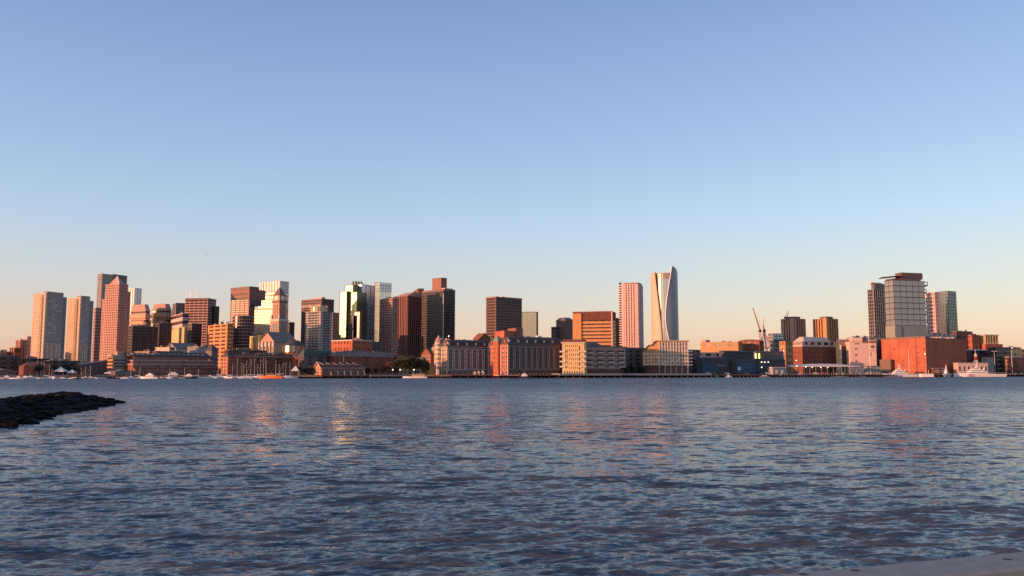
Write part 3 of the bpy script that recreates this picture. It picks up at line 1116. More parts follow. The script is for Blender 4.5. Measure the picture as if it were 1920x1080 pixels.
# green glass tower
def green_tower():
    D = 1120
    root = None
    specs = ((637, 652, 655, 546, 0, 12), (647, 664, 668, 534, 6, 12), (658, 671, 674, 547, -4, 14), (664, 678, 703, 533, 14, 52))
    for i, (xl, xc, xr, yt, dd, ph) in enumerate(specs):
        P, z = rect(xl, xc, xr, yt, D + dd, ph, 20)
        if root is None:
            root = thing('glass_tower', 'tall faceted green mirror-glass tower with dark centre and knobbly crown', 'tower', (P[0][0], P[0][1], GROUND))
        if i < 3:
            a = Vector((ray(xl, yt)[0] * (D + dd + 3), D + dd + 3)); bq = Vector(P[0])
            p = R(-22)
            W = (ray(xc, yt)[0] - ray(xl, yt)[0]) * D
            dv = Vector((math.cos(p), math.sin(p))); nv = Vector((-dv.y, dv.x)); L = W / math.cos(p)
            P = [tuple(a), tuple(a + dv * L), tuple(a + dv * L + nv * 22), tuple(a + nv * 22)]
        mass(root, P, GROUND, z - .6, 'mull', 'glassgreen' if i < 3 else 'glassblue', nf=30 if i < 3 else 34, nb=(1, 1) if i < 3 else (3, 3), band=.03, pier=.06 if i < 3 else .02, bd=.08, pd=.3, cap=.6, capd=.35, names=('facet_glazing', 'floor_lines', 'edge_fins'))
    a = Vector(at(661, 600, D)[0:1] + (D - 3,))
    # dark lower fronts
    for xl, xr, yt in ((655, 664, 592), (664, 676, 585)):
        x0 = ray(xl, yt)[0] * (D - 16); x1 = ray(xr, yt)[0] * (D - 16)
        z = at(xl, yt, D - 16)[1]
        Q = [(x0, D - 16), (x1, D - 20), (x1, D - 4), (x0, D - 4)]
        mass(root, Q, GROUND, z, 'darkstone', 'glassdk', nf=20, nb=(2, 1), band=.0, pier=.12, bd=.1, pd=.3, cap=.3, names=('dark_glazing', 'dark_bands', 'dark_fins'))
    b = MB()
    for px, r in ((662, 1.6), (667, 2.1), (672, 1.8), (677, 1.6)):
        x, z = at(px, 533, D + 18)
        b.prism(ngon(x, D + 18, r * 1.3, 8), z - 8, z + 2.5)
        b.prism(ngon(x, D + 18, r, 8), z + 2.5, z + 4.5, top=ngon(x, D + 18, r * .3, 8))
    b.build('crown_turrets', M['copper'], root)


green_tower()

# pale glass tower with open lattice crown
P, z = rect(702, 712, 733, 546, 1480, 40)
root = thing('glass_tower', 'pale glass tower with see-through sloping crown right of the green glass tower', 'tower', (P[0][0], P[0][1], GROUND))
mass(root, P, GROUND, z, 'midgrey', 'glasspale', nf=34, nb=(4, 6), band=.06, pier=.05, bd=.1, pd=.25, cap=.5)
zt = at(733, 531, 1500)[1]
Q = P
MB().prism(offset(sub(P, .05, .95, .05, .95), 0), z, z + 7).build('plant_room', M['grey'], root)
b = MB()
O = offset(P, .4)
n = len(O)
for i in range(n):
    a = Vector(O[i]); c = Vector(O[(i + 1) % n])
    for k in range(7):
        p = a + (c - a) * k / 6
        b.bar((p.x, p.y, z), (p.x, p.y, zt - 1), .35, 4)
    for k in range(4):
        b.bar((a.x, a.y, z + (zt - z) * k / 3 * .97), (c.x, c.y, z + (zt - z) * k / 3 * .97), .3, 4)
b.build('crown_lattice', M['metal'], root, 'stuff')
g = MB()
for i in range(n):
    a = Vector(O[i]); c = Vector(O[(i + 1) % n])
    dn = (c - a).normalized(); nn = Vector((dn.y, -dn.x)) * .1
    g.add([(a.x, a.y, z), (c.x, c.y, z), (c.x, c.y, zt - 1.5), (a.x, a.y, zt - 1.5)], [(0, 1, 2, 3)])
g.build('crown_glass', M['glassblue'], root)


# red pier tower pair
def pier_tower(label, parts, name='office_tower'):
    root = None
    for i, (xl, xc, xr, yt, D, ph, wall, kw, sl_) in enumerate(parts):
        P, z = rect(xl, xc, xr, yt, D, ph)
        if root is None:
            root = thing(name, label, 'tower', (P[0][0], P[0][1], GROUND))
        mass(root, P, GROUND, z - sl_, wall, **kw, names=('glazing', 'floor_bands', 'piers'), cap=.8)
        frustum(root, P, z - sl_ + .8, sl_, .45, 1.0, .0, .55, 'pinkstone', 'sloped_roof', .3)
    return root


pier_tower('red granite tower with vertical piers and a window-grid face, left half of the slanted-roof pair',
           [(713, 736, 746, 557, 1130, 18, 'pinkstone', dict(glass='glassdk', nf=30, nb=(6, 8), band=.42, pier=.36, bd=.35, pd=.5), 3)])
pier_tower('dark red tower with strong vertical piers and slanted roof, right half of the pair',
           [(738, 764, 790, 548, 1210, 40, 'redgranite', dict(glass='glassbrown', nf=34, nb=(7, 8), band=.12, pier=.45, bd=.2, pd=1.2), 6)])
r_, P, z = T('tall dark slab with vertical ribs showing behind the slanted-roof pair', 733, 785, 790, 541, 1300, 8, 'redgranite', 'glassbrown', nf=30, nb=(8, 10), band=.15, pier=.5, pd=1.1, un=0)

# dark tower with square penthouse
P, z = rect(792, 832, 853, 542, 1180, 42)
root = thing('office_tower', 'charcoal tower with a square dark red penthouse block on its roof', 'tower', (P[0][0], P[0][1], GROUND))
mass(root, P, GROUND, z - 3, 'darkstone', 'glassdk', nf=32, nb=(14, 9), band=.4, pier=.12, bd=.4, pd=.3, cap=3, capmat='brownstone')
zt = at(821, 523, 1200)[1]
MB().prism(offset(sub(P, .16, .66, .2, .62), 0), z, zt).build('penthouse', M['redgranite'], root)
MB().prism(offset(sub(P, .16, .66, .2, .62), .4), zt, zt + .6).build('penthouse_cap', M['brownstone'], root)
c = Vector(P[0]); l = Vector(P[3]); r = Vector(P[1])
d = (c - l).normalized(); n = Vector((d.y, -d.x)); L = (c - l).length
MB().box(l + d * L * .52, d, n, L * .42, .35, .7, z - 15, z - 12).build('plant_louvre', M['mull'], root)
MB().bar((c.x - .3, c.y - .8, GROUND), (c.x - .3, c.y - .8, z - 7), .7, 5).build('corner_trim', M['pale'], root)
MB().prism(offset(sub(P, .05, .75, -.02, .1), .5), z, z + 1.6).build('roof_screen', M['pinkpale'], root)
# bright sliver between the two towers
# brown tower with aerial
P, z = rect(912, 930, 978, 556, 1150, 40)
root = thing('office_tower', 'lone dark brown box tower with a single aerial, standing over the wharf roofs', 'tower', (P[0][0], P[0][1], GROUND))
mass(root, P, GROUND, z - 2, 'brownstone', 'glassdk', nf=26, nb=(12, 8), band=.42, pier=.2, bd=.35, pd=.5, cap=2, capmat='redgranite', corner=1.5)
b = MB()
c = Vector(P[0]); r = Vector(P[1]); d = (r - c).normalized(); n = Vector((d.y, -d.x)); L = (r - c).length
for i in range(8):
    b.box(c + d * L * (.08 + .12 * i), d, n, L * .035, .5, .62, z - 9, z - 4)
b.build('louvres', M['mull'], root, 'stuff')
x, zt = at(942, 533, 1172)
MB().bar((x, 1172, z), (x, 1172, zt), .5, 5, .12).build('aerial', M['white'], root)
MB().prism(ngon(x, 1172, 3, 8), z, z + 2.2).build('aerial_base', M['white'], root)

r_, P, z = T('pale green glass block with a dark right edge behind the wharf roofs', 979, 979, 1006, 585, 1350, -8, 'mull', 'palegreen', depth=22, nf=2, nb=(1, 1), band=.01, pier=.01, bd=.05, pd=.1, un=0, cap=.6, capd=.3)
MB().prism([(P[1][0] - .3, P[1][1] - .5), (P[1][0] + 2.2, P[1][1] - .2), (P[1][0] + 2.2, P[1][1] + 16), (P[1][0] - .3, P[1][1] + 16)], GROUND, z).build('dark_edge', M['mull'], r_)
for px in (986, 995):
    x, zt = at(px, 577, 1360)
    MB().bar((x, 1362, z), (x, 1362, zt), .35, 4, .15).build('antenna', M['metal'], r_)

# rounded dark building with steps and orange face
root, P, z = T('dark rounded-top block with one orange-lit face left of the ochre banded slab', 1043, 1060, 1075, 600, 1250, 42, 'brownstone', 'glassmid', nf=16, nb=(4, 4), band=.6, pier=.5, bd=.2, pd=.35, un=0, name='office_block', cat='building')
frustum(root, P, z, 4, .2, .8, .2, .8, 'midgrey', 'curved_roof', .3)
T('lower stepped wing at the left foot of the dark rounded-top block', 1035, 1040, 1048, 613, 1255, 40, 'midgrey', 'glassdk', nf=12, nb=(2, 2), band=.5, un=0, name='office_block', cat='building')

# ochre banded slab
P, z = rect(1075, 1075, 1147, 586, 1080, -14, 30)
root = thing('office_slab', 'wide ochre banded office slab facing us with a ribbed red-brown top storey', 'tower', (P[0][0], P[0][1], GROUND))
mass(root, P, GROUND, z - 10, 'orange', 'glassbrown', nf=15, nb=(0, 0), band=.62, pier=0, bd=.5, cap=0)
mass(root, offset(P, .1), z - 10, z, 'brick', 'glassbrown', nf=1, nb=(34, 12), band=0, pier=.6, pd=.6, cap=.8, names=('top_glazing', 'top_band', 'top_ribs'))
Q = sub(P, 0, .2, -.04, .3)
MB().prism(offset(Q, .7), GROUND, z - 1.5).build('left_bay', M['orange'], root)
c = Vector(P[1])
MB().bar((c.x + .3, c.y - .9, GROUND), (c.x + .3, c.y - .9, z), .9, 4).build('corner_trim', M['pinkpale'], root)
T('grey slab with a dark band tight against the right side of the ochre banded slab', 1148, 1149, 1163, 596, 1195, 42, 'midgrey', 'glassdk', nf=18, nb=(5, 3), band=.75, pier=.7, bd=.2, pd=.3, un=0)

# pink ribbed tower
P, z = rect(1162, 1167, 1195, 531, 1180, -4, 30)
a, _ = rect(1167, 1167, 1196, 531, 1180, -20, 26)
root = thing('apartment_tower', 'slender pink tower with vertical stripes and balconies down its left edge', 'tower', (a[0][0], a[0][1], GROUND))
mass(root, a, GROUND, z - 2.5, 'pinkpale', 'glassbrown', nf=36, nb=(6, 5), band=.2, pier=.62, bd=.25, pd=.7, cap=0)
mass(root, sub(a, .04, .96, .04, .96), z - 2.5, z, 'pinkpale', 'glassbrown', nf=1, nb=(10, 6), band=.3, pier=.4, cap=.4, names=('top_glazing', 'top_band', 'top_piers'))
b = MB()
c = Vector(a[0]); l = Vector(a[3]); d = (l - c).normalized()
x0 = ray(1162, 600)[0] * 1184
for i in range(38):
    zz = GROUND + (z - GROUND) * i / 38
    b.prism([(x0, 1186), (c.x - .8, 1181), (c.x - .8, 1192), (x0, 1192)], zz, zz + 1.3)
b.build('balconies', M['pinkpale'], root, 'stuff')
MB().prism([(x0 + .8, 1187.5), (c.x - .85, 1183), (c.x - .85, 1194), (x0 + .8, 1194)], GROUND, z + 1.5).build('balcony_shade', M['mull'], root)  # dark body puts the shade behind the balcony slabs into colour
b = MB()
c = Vector(a[1])
for i in range(38):
    zz = GROUND + (z - GROUND) * i / 38
    b.prism([(c.x - .5, c.y - .3), (c.x + 1.3, c.y + .2), (c.x + 1.3, c.y + 6), (c.x - .5, c.y + 6)], zz, zz + 1.3)
b.build('right_balconies', M['pinkpale'], root, 'stuff')


# ------------------------------------------------------------------ sail-topped tower
def sail_tower():
    D = 1000
    xa, _ = at(1225, 560, D); xb, _ = at(1275.5, 600, D)
    Rr = (xb - xa) / 2 - 1.2
    cx = (xa + xb) / 2
    cy = D + Rr
    root = thing('sail_tower', 'tall curved tower with two sail-like shells, the right one rising to a pointed tip', 'tower', (cx, cy - Rr, GROUND))
    zp = lambda y: at(1250, y, D)[1]
    N = 28
    body = ngon(cx, cy, Rr, N)
    mass(root, body, GROUND, zp(523), 'grey', 'glasspale', nf=36, nb=(1,), band=.05, pier=.05, bd=.12, pd=.2, cap=0)
    mass(root, ngon(cx, cy, Rr * .93, N), zp(523), zp(513), 'tan', 'glasswarm', nf=2, nb=(1,), band=.25, pier=.08, bd=.15, pd=.3, cap=.8, capmat='orange', names=('crown_glazing', 'crown_bands', 'crown_ribs'))

    def px2ang(px, y):
        x = at(px, y, D)[0]
        return math.asin(max(-1, min(1, (x - cx) / (Rr + 1.6))))

    def shell(name, left, right, ytop, m):
        """left/right: lists of (photo row, photo column or None for the far side) measured along the height"""
        rows = 40
        inn = []
        mb = MB()
        def interp(tab, y):
            for (y0, v0), (y1, v1) in zip(tab, tab[1:]):
                if y0 <= y <= y1:
                    return v0 + (v1 - v0) * (y - y0) / (y1 - y0)
            return tab[-1][1] if y > tab[-1][0] else tab[0][1]
        cols = 18
        idx = {}
        for i in range(rows + 1):
            y = 700 + (498 - 700) * i / rows
            a0 = interp(left, y); a1 = interp(right, y)
            for j in range(cols + 1):
                a = a0 + (a1 - a0) * j / cols
                zt = ytop(a)
                z = GROUND + (zt - GROUND) * i / rows
                for k, rr in enumerate((Rr + 1.6, Rr + .5)):
                    idx[i, j, k] = len(mb.v)
                    mb.v.append((cx + rr * math.sin(a), cy - rr * math.cos(a), z))
        def q(*f):
            mb.f.append(tuple(idx[t] for t in f)); mb.mi.append(0)
        for i in range(rows):
            for j in range(cols):
                q((i, j, 0), (i, j + 1, 0), (i + 1, j + 1, 0), (i + 1, j, 0))
                q((i, j, 1), (i + 1, j, 1), (i + 1, j + 1, 1), (i, j + 1, 1))
            q((i, 0, 0), (i + 1, 0, 0), (i + 1, 0, 1), (i, 0, 1))
            q((i, cols, 0), (i, cols, 1), (i + 1, cols, 1), (i + 1, cols, 0))
        for j in range(cols):
            q((rows, j, 0), (rows, j + 1, 0), (rows, j + 1, 1), (rows, j, 1))
        ob = mb.build(name, M[m], root, smooth=False)
        # light edge trim following the shell's free edge
        return mb, idx, rows, cols

    def tab(pts):
        return [(y, px2ang(px, y)) for y, px in pts]
    # right shell
    L_ = tab([(498, 1259), (515, 1254), (540, 1249), (560, 1247), (580, 1247), (600, 1249), (620, 1252), (640, 1255), (700, 1258)])
    Rt = [(498, R(150)), (700, R(150))]
    tip = px2ang(1259.5, 505)

    def top_r(a):
        if a < tip:
            return zp(499) - (tip - a) * 40
        t = (a - tip)
        return zp(498.5) - min(1, t / R(62)) ** 1.6 * (zp(498.5) - zp(516)) - max(0, t - R(62)) * 6
    mb, idx, rows, cols = shell('right_sail_shell', L_, Rt, top_r, 'skylit')
    e = MB()
    for i in range(rows):
        e.bar(mb.v[idx[i, 0, 0]], mb.v[idx[i + 1, 0, 0]], .75, 5)
    e.build('right_shell_edge', M['white'], root)
    # left shell
    L2 = [(498, R(-150)), (700, R(-150))]
    R2 = tab([(498, 1229), (520, 1231), (540, 1233), (560, 1235), (600, 1239), (640, 1242), (700, 1246)])

    def top_l(a):
        t = max(0, px2ang(1228, 520) - a)
        return zp(509) - min(1, t / R(40)) * 4 + 0
    mb, idx, rows, cols = shell('left_sail_shell', L2, R2, top_l, 'sunlitpeach')
    e = MB()
    for i in range(rows):
        e.bar(mb.v[idx[i, cols, 0]], mb.v[idx[i + 1, cols, 0]], .6, 5)
    e.build('left_shell_edge', M['brownstone'], root)


sail_tower()

# ------------------------------------------------------------------ right-hand skyline
P, z = rect(1447, 1449, 1467, 626, 1250, 34)
root = thing('office_block', 'small grey-topped block with a dark base left of the dark striped tower', 'building', (P[0][0], P[0][1], GROUND))
mass(root, P, GROUND, z - 9, 'grey', 'glassdk', nf=8, nb=(5, 3), band=.3, pier=.25, cap=0)
mass(root, offset(P, 1.0), z - 9, z, 'grey', 'glassblue', nf=2, nb=(3, 2), band=.5, pier=.1, cap=.6, names=('top_glazing', 'top_bands', 'top_piers'))

for lab, xl, xc, xr, wl, wall in (('short tower with dark left face and red striped right face beside a roof crane', 1465, 1487, 1509, 'darkstone', 'pinkstone'),
                                  ('short orange tower with dark vertical stripes right of the tower with the roof crane', 1525, 1549, 1570, 'orange', 'orange')):
    P, z = rect(xl, xc, xr, 597, 1300, 40)
    root = thing('office_tower', lab, 'tower', (P[0][0], P[0][1], GROUND))
    mass(root, P, GROUND, z, wall, 'glassbrown', nf=18, nb=(5, 5), band=.0, pier=.5, pd=1.3, cap=0, corner=2.5)
    MB().prism(offset(sub(P, .0, .6, .0, .5), .0), z, z + 3).build('penthouse', M['brownstone'], root)
    MB().prism(offset(sub(P, -.06, .14, -.06, .14), 0), GROUND, z + .8).build('corner_pier', M[wall], root)


def crane(label, base, hb, tip, D, rm=1.0, z0=None):
    """luffing crane: lattice mast, slewing platform, counterweight and lattice jib, all built of bars"""
    x0, zb = at(base, hb, D)
    x1, z1 = at(tip[0], tip[1], D + 6)
    z0 = GROUND if z0 is None else z0
    root = thing('tower_crane', label, 'crane', (x0, D, z0))
    m = MB()
    for sx in (-1, 1):
        for sy in (-1, 1):
            m.bar((x0 + sx * rm, D + sy * rm, z0), (x0 + sx * rm, D + sy * rm, zb), .18, 4)
    k = z0
    s = 1
    while k < zb - 2:
        m.bar((x0 - s * rm, D - rm, k), (x0 + s * rm, D - rm, k + 2.2), .12, 4)
        m.bar((x0 - s * rm, D + rm, k), (x0 + s * rm, D + rm, k + 2.2), .12, 4)
        k += 2.2
        s = -s
    m.build('mast', M['crane'], root)
    j = MB()
    a = Vector((x0, D, zb + 1)); b = Vector((x1, D + 6, z1))
    up = Vector((0, 0, 1)); side = (b - a).cross(up).normalized() * rm * .8
    nrm = side.cross(b - a).normalized() * rm * 1.3
    for o in (side, -side, nrm):
        j.bar(a + o, b + o * .3, .45, 4, .25)
    n = 14
    for i in range(n):
        p = a + (b - a) * i / n; q = a + (b - a) * (i + 1) / n
        j.bar(p + side, q + nrm, .12, 4); j.bar(p - side, q + nrm, .12, 4); j.bar(p + side, q - side, .12, 4)
    j.build('jib', M['crane'], root)
    dv = (b - a); dv.z = 0; dv.normalize()
    cp = a - dv * 6
    MB().prism(ngon(cp.x, cp.y, 1.8, 6), zb - .5, zb + 2.5).build('counterweight', M['mull'], root)
    MB().bar(cp + Vector((0, 0, 2)), a + Vector((0, 0, 7)) - dv * 2, .25, 4).build('a_frame', M['metal'], root)
    MB().bar(a + Vector((0, 0, 7)) - dv * 2, a + (b - a) * .8, .1, 4).build('luffing_rope', M['mull'], root)
    MB().prism(ngon(x0, D, 2.0, 8), zb - .6, zb + 2.2).build('cab', M['mull'], root)


crane('large luffing crane leaning left beside the pale bridge pylon', 1425, 622, (1411, 577), 1100)
crane('tiny crane on the roof of the dark and red striped short tower', 1475, 597, (1478.5, 584), 1312, .6, z0=at(1475, 600, 1312)[1])


# pale cable-stayed bridge pylon
def pylon():
    D = 1600
    x, zt = at(1431, 596, D)
    root = thing('bridge_pylon', 'pale pointed bridge pylon with fanning cables right of the leaning crane', 'bridge tower', (x, D, GROUND))
    zm = at(1431, 622, D)[1]
    MB().bar((x, D, zm), (x, D, zt), 2.2, 6, .5).build('spire', M['pinkpale'], root)
    for s in (-1, 1):
        MB().bar((x + s * 9, D, GROUND), (x + s * .8, D, zm + 4), 2.1, 6, 1.7).build('leg', M['pinkpale'], root)
    zd = at(1431, 650, D)[1]
    MB().prism([(x - 30, D - 8), (x + 30, D - 8), (x + 30, D + 8), (x - 30, D + 8)], zd - 3, zd).build('deck', M['pinkstone'], root)
    b = MB()
    for i in range(7):
        for s in (-1, 1):
            b.bar((x, D - 1, zt - 8 - i * 3.2), (x + s * (4 + i * 1.9), D - 6, zd), .5, 4)
    b.build('stay_cables', M['pinkpale'], root, 'stuff')


pylon()

# lattice tower left of glass block
P, z = rect(1627, 1637, 1664, 543, 1080, 30)
root = thing('apartment_tower', 'tower with a white grid over dark windows peeking out left of the big glass block', 'tower', (P[0][0], P[0][1], GROUND))
mass(root, P, GROUND, z, 'grey', 'glassdk', nf=24, nb=(7, 3), band=.12, pier=.15, bd=.5, pd=.7, cap=.5)
MB().prism(offset(sub(P, .1, .9, .0, .6), 0), z, z + 8).build('penthouse', M['midgrey'], root)
MB().prism(offset(sub(P, -.1, .6, -.02, .65), 0), z + 8, z + 9.2).build('penthouse_canopy', M['pale'], root)


def glass_block():
    D = 960
    P, z = rect(1658, 1675, 1733, 525, D, 24)
    root = thing('glass_office_block', 'big block clad in large grey glass panels with a dark overhanging rooftop', 'tower', (P[0][0], P[0][1], GROUND))
    zb = at(1675, 610, D)[1]
    MB().prism(offset(P, .4), GROUND, zb).build('concrete_base', M['greygreen'], root)
    MB().prism(P, zb, z).build('core', M['mull'], root)
    for (a, b, cols) in ((P[0], P[1], 5), (P[3], P[0], 2), (P[1], P[2], 3)):
        a = Vector(a); b = Vector(b)
        d = (b - a); L = d.length; d /= L; n = Vector((d.y, -d.x))
        bw = L / cols; rh = (z - zb) / 8
        me = None
        ang = math.atan2(d.y, d.x)
        for i in range(cols):
            for j in range(8):
                p = a + d * (i + .5) * bw
                if me is None:
                    m_ = MB()
                    hw = bw / 2 - .35
                    m_.prism([(-hw, -.35), (hw, -.35), (hw, .1), (-hw, .1)], -rh / 2 + .45, rh / 2 - .45)
                    o = m_.build('glass_panel', M['panel'], None, origin=(0, 0, 0))
                    me = o.data
                else:
                    o = bpy.data.objects.new('glass_panel', me)
                    COL.objects.link(o)
                o.parent = root
                o.location = Vector((p.x, p.y, zb + (j + .5) * rh)) - Vector(root['world'])
                o.rotation_euler = (0, 0, ang)
    # right side balconies
    b = MB()
    Q = Vector(P[1])
    for k, (y, w_) in enumerate(((526, 5.5), (540, 3.8), (557, 3.5), (568, 3.8), (582, 3), (596, 3), (612, 4))):
        zz = at(1735, y, D)[1]
        b.prism([(Q.x + .1, Q.y + 3), (Q.x + w_, Q.y + 3.4), (Q.x + w_, Q.y + 12), (Q.x + .1, Q.y + 12)], zz - 5, zz - 3.4)
        b.prism([(Q.x + w_ - .6, Q.y + 3.2), (Q.x + w_, Q.y + 3.4), (Q.x + w_, Q.y + 4), (Q.x + w_ - .6, Q.y + 4)], zz - 5, zz)
        b.prism([(Q.x + .1, Q.y + 3), (Q.x + w_, Q.y + 3.4), (Q.x + w_, Q.y + 12), (Q.x + .1, Q.y + 12)], zz - .3, zz + .2)
    b.build('balconies', M['grey'], root, 'stuff')
    # rooftop: glazed floor, mechanical screen, canopy wing to the left
    MB().prism(offset(sub(P, .0, .9, .05, .9), 0), z, z + 2.0).build('roof_terrace', M['darkroof'], root)
    MB().prism(offset(sub(P, .30, .98, .1, .8), 0), z + 2, z + 9.2).build('mechanical_screen', M['darkroof'], root)
    a = [(ray(1653, 520)[0] * (D + 4), D + 4), (ray(1690, 517)[0] * D, D - 1), (ray(1690, 517)[0] * D, D + 16), (ray(1660, 517)[0] * D, D + 18)]
    zz = at(1660, 520, D)[1]
    m = MB()
    vs = [(a[0][0], a[0][1], zz), (a[1][0], a[1][1], zz + 1.8), (a[2][0], a[2][1], zz + 1.8), (a[3][0], a[3][1], zz)]
    m.add(vs + [(x, y, q + .8) for x, y, q in vs], [(3, 2, 1, 0), (4, 5, 6, 7), (0, 1, 5, 4), (1, 2, 6, 5), (2, 3, 7, 6), (3, 0, 4, 7)])
    m.build('roof_canopy', M['darkroof'], root)
    Q2 = rect(1653, 1660, 1672, 600, D - 2, 24)[0]
    MB().prism(offset(sub(P, -.02, .15, -.02, .9), .8), GROUND, at(1660, 612, D)[1]).build('lower_wing', M['greygreen'], root)


glass_block()

T('orange striped apartment tower showing right of the big glass block', 1736, 1752, 1760, 548, 1120, 30, 'pinkpale', 'glassbrown', nf=22, nb=(3, 5), band=.45, pier=.4, un=1, name='apartment_tower')
P, z = rect(1757, 1777, 1792, 546, 1150, 40)
root = thing('glass_tower', 'rounded teal glass tower, rightmost of the high-rises', 'tower', (P[0][0], P[0][1], GROUND))
mass(root, P, GROUND, z - .5, 'midgrey', 'glassteal', nf=26, nb=(5, 4), band=.18, pier=.08, bd=.15, pd=.3, cap=.8)
c = Vector(P[0])
MB().bar((c.x - .6, c.y - .6, GROUND), (c.x - .6, c.y - .6, at(1777, 562, 1150)[1]), 1.0, 5).build('corner_fin', M['copper'], root)

# ------------------------------------------------------------------ waterfront row, left to right
def block(label, xl, xc, xr, yt, off, phi, wall, glass='glassdk', name='waterfront_block', cat='building', roof=None, z0=None, depth=18, wl=None, un=0, **kw):
    D = shore(xc) + off
    P, z = rect(xl, xc, xr, yt, D, phi, depth)
    z0 = GROUND if z0 is None else z0
    root = thing(name, label, cat, (P[0][0], P[0][1], z0))
    kw.setdefault('cap', .5)
    kw.setdefault('bd', .12)
    kw.setdefault('pd', .2)
    mass(root, P, z0, z - kw['cap'], wall, glass, **kw)
    if roof:
        h, u0, u1, v0, v1, rm = roof
        frustum(root, P, z + .05, h, u0, u1, v0, v1, rm, 'hip_roof', .5)
    if un:
        units(root, P, z, un, 2.2, seed=int(xl) + 3)
    return root, P, z


# far left
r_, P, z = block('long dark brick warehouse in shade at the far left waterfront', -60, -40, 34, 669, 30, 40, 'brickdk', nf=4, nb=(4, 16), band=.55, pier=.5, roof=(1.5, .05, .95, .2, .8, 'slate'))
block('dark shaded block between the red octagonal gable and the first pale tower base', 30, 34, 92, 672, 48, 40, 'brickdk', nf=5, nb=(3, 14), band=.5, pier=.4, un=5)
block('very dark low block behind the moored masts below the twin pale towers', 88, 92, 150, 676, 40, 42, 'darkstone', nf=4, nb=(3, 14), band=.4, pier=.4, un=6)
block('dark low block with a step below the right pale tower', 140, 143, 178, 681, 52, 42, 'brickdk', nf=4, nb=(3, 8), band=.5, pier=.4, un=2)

# red octagonal-ended wharf house
D = shore(40) - 2
cx, zt = at(40, 690, D)
x0 = ray(30.5, 690)[0] * D; x1 = ray(50, 690)[0] * D
wdt = (x1 - x0)
root = thing('wharf_house', 'orange-red brick wharf house with pointed octagonal front at far left', 'house', (cx, D, GROUND))
zt = at(40, 679, D)[1]; ze = at(40, 687, D)[1]
poly = [(x0, D + 4), (x0 + wdt * .28, D), (x1 - wdt * .28, D), (x1, D + 4), (x1, D + 30), (x0, D + 30)]
MB().prism(poly, GROUND, ze).build('walls', M['brickor'], root)
MB().prism(offset(poly, .4), ze, zt, top=[(cx - .4, D + 8), (cx - .2, D + 7.6), (cx + .2, D + 7.6), (cx + .4, D + 8), (cx + .4, D + 27), (cx - .4, D + 27)]).build('roof', M['brickor'], root)
windows(root, (x0 + wdt * .28, D), (x1 - wdt * .28, D), GROUND + .6, ze - .3, 2, 3, .5, .45, 'pinkpale', 'glassdk', 0, .02)
windows(root, (x0, D + 4), (x0 + wdt * .28, D), GROUND + .6, ze - .3, 1, 3, .5, .45, 'pinkpale', 'glassdk', 0, .02)
# pale low roof left of it
gable_hall('boat_shed', 'low boat shed with a pale sloping roof left of the red octagonal house', -25, -20, 30, 698, 693, shore(0) + 4, 30, 'midgrey', 'roofpale', 'v', scols=7, rows=1, wf=.4, wh=.5)

# sloped dark aquarium-like shed
D = shore(180) + 16
root = thing('angular_hall', 'dark angular hall whose pale roof edge climbs to the right, near the second pale tower', 'hall', (ray(165, 690)[0] * D, D, GROUND))
def fanwall(root, pts, D0, dy, thick, name, m):
    """pts: (column, top row) of the roof edge; extruded back by thick metres"""
    b = MB()
    for (xa, ya, da), (xb, yb, db) in zip(pts, pts[1:]):
        x0, z0 = at(xa, ya, D0 + da); x1, z1 = at(xb, yb, D0 + db)
        vs = [(x0, D0 + da, GROUND), (x1, D0 + db, GROUND), (x1, D0 + db, z1), (x0, D0 + da, z0), (x0, D0 + da + thick, GROUND), (x1, D0 + db + thick, GROUND), (x1, D0 + db + thick, z1), (x0, D0 + da + thick, z0)]
        b.add(vs, [(0, 1, 2, 3), (5, 4, 7, 6), (3, 2, 6, 7), (0, 3, 7, 4), (1, 5, 6, 2), (0, 4, 5, 1)])
    return b.build(name, M[m], root)
fanwall(root, [(151, 684, 0), (176, 679, 8), (201, 676, 14)], D, 0, 26, 'walls', 'midgrey')
x0, z0 = at(150, 682.5, D); x1, z1 = at(201, 675.5, D + 14); x2, z2 = at(205, 683, D + 20)
MB().add([(x0 - 1, D - 1, z0 - .6), (x1, D + 13, z1 - .6), (x1 + 2, D + 42, z1 - .3), (x0 - 1, D + 28, z0 - .3), (x0 - 1, D - 1, z0 + .3), (x1, D + 13, z1 + .3), (x1 + 2, D + 42, z1 + .6), (x0 - 1, D + 28, z0 + .6)],
         [(0, 3, 2, 1), (4, 5, 6, 7), (0, 1, 5, 4), (1, 2, 6, 5), (2, 3, 7, 6), (3, 0, 4, 7)]).build('roof', M['roofpale'], root)
b = MB()
for i in range(6):
    px = 155 + i * 8
    x, _ = at(px, 690, D + (px - 151) * .28 - .5)
    b.bar((x, D + (px - 151) * .28 - .6, GROUND), (x, D + (px - 151) * .28 - .6, at(px, 686 - i, D)[1]), .25, 4)
b.build('posts', M['midgrey'], root, 'stuff')

# striped garage-like block, the left face's orange sunlight put into its colour
r_, P, z = block('striped block with an orange-lit left face and grey-green banded front', 203, 212, 249, 669, 14, 40, 'orange', 'glassmid', nf=5, nb=(0, 0), band=.55, pier=0, bd=.35, cap=.6)
MB().prism(offset(sub(P, .06, 1.0, -.01, .5), .5), GROUND, z - .8).build('front_screen', M['grey'], r_)
b = MB()
O = offset(sub(P, .06, 1.0, -.01, .5), .75)
for i in range(5):
    zz = GROUND + 1.5 + i * (z - GROUND - 2) / 5
    b.prism(O, zz, zz + .9)
b.build('front_bands', M['greenslate'], r_, 'stuff')
MB().prism(offset(sub(P, .0, .8, .3, .9), 1.0), z + .4, z + 1.4).build('roof_terrace', M['roofpale'], r_)
MB().prism(offset(sub(P, .3, .8, .4, .8), .0), z + 1.4, z + 4.2).build('penthouse', M['pinkstone'], r_)
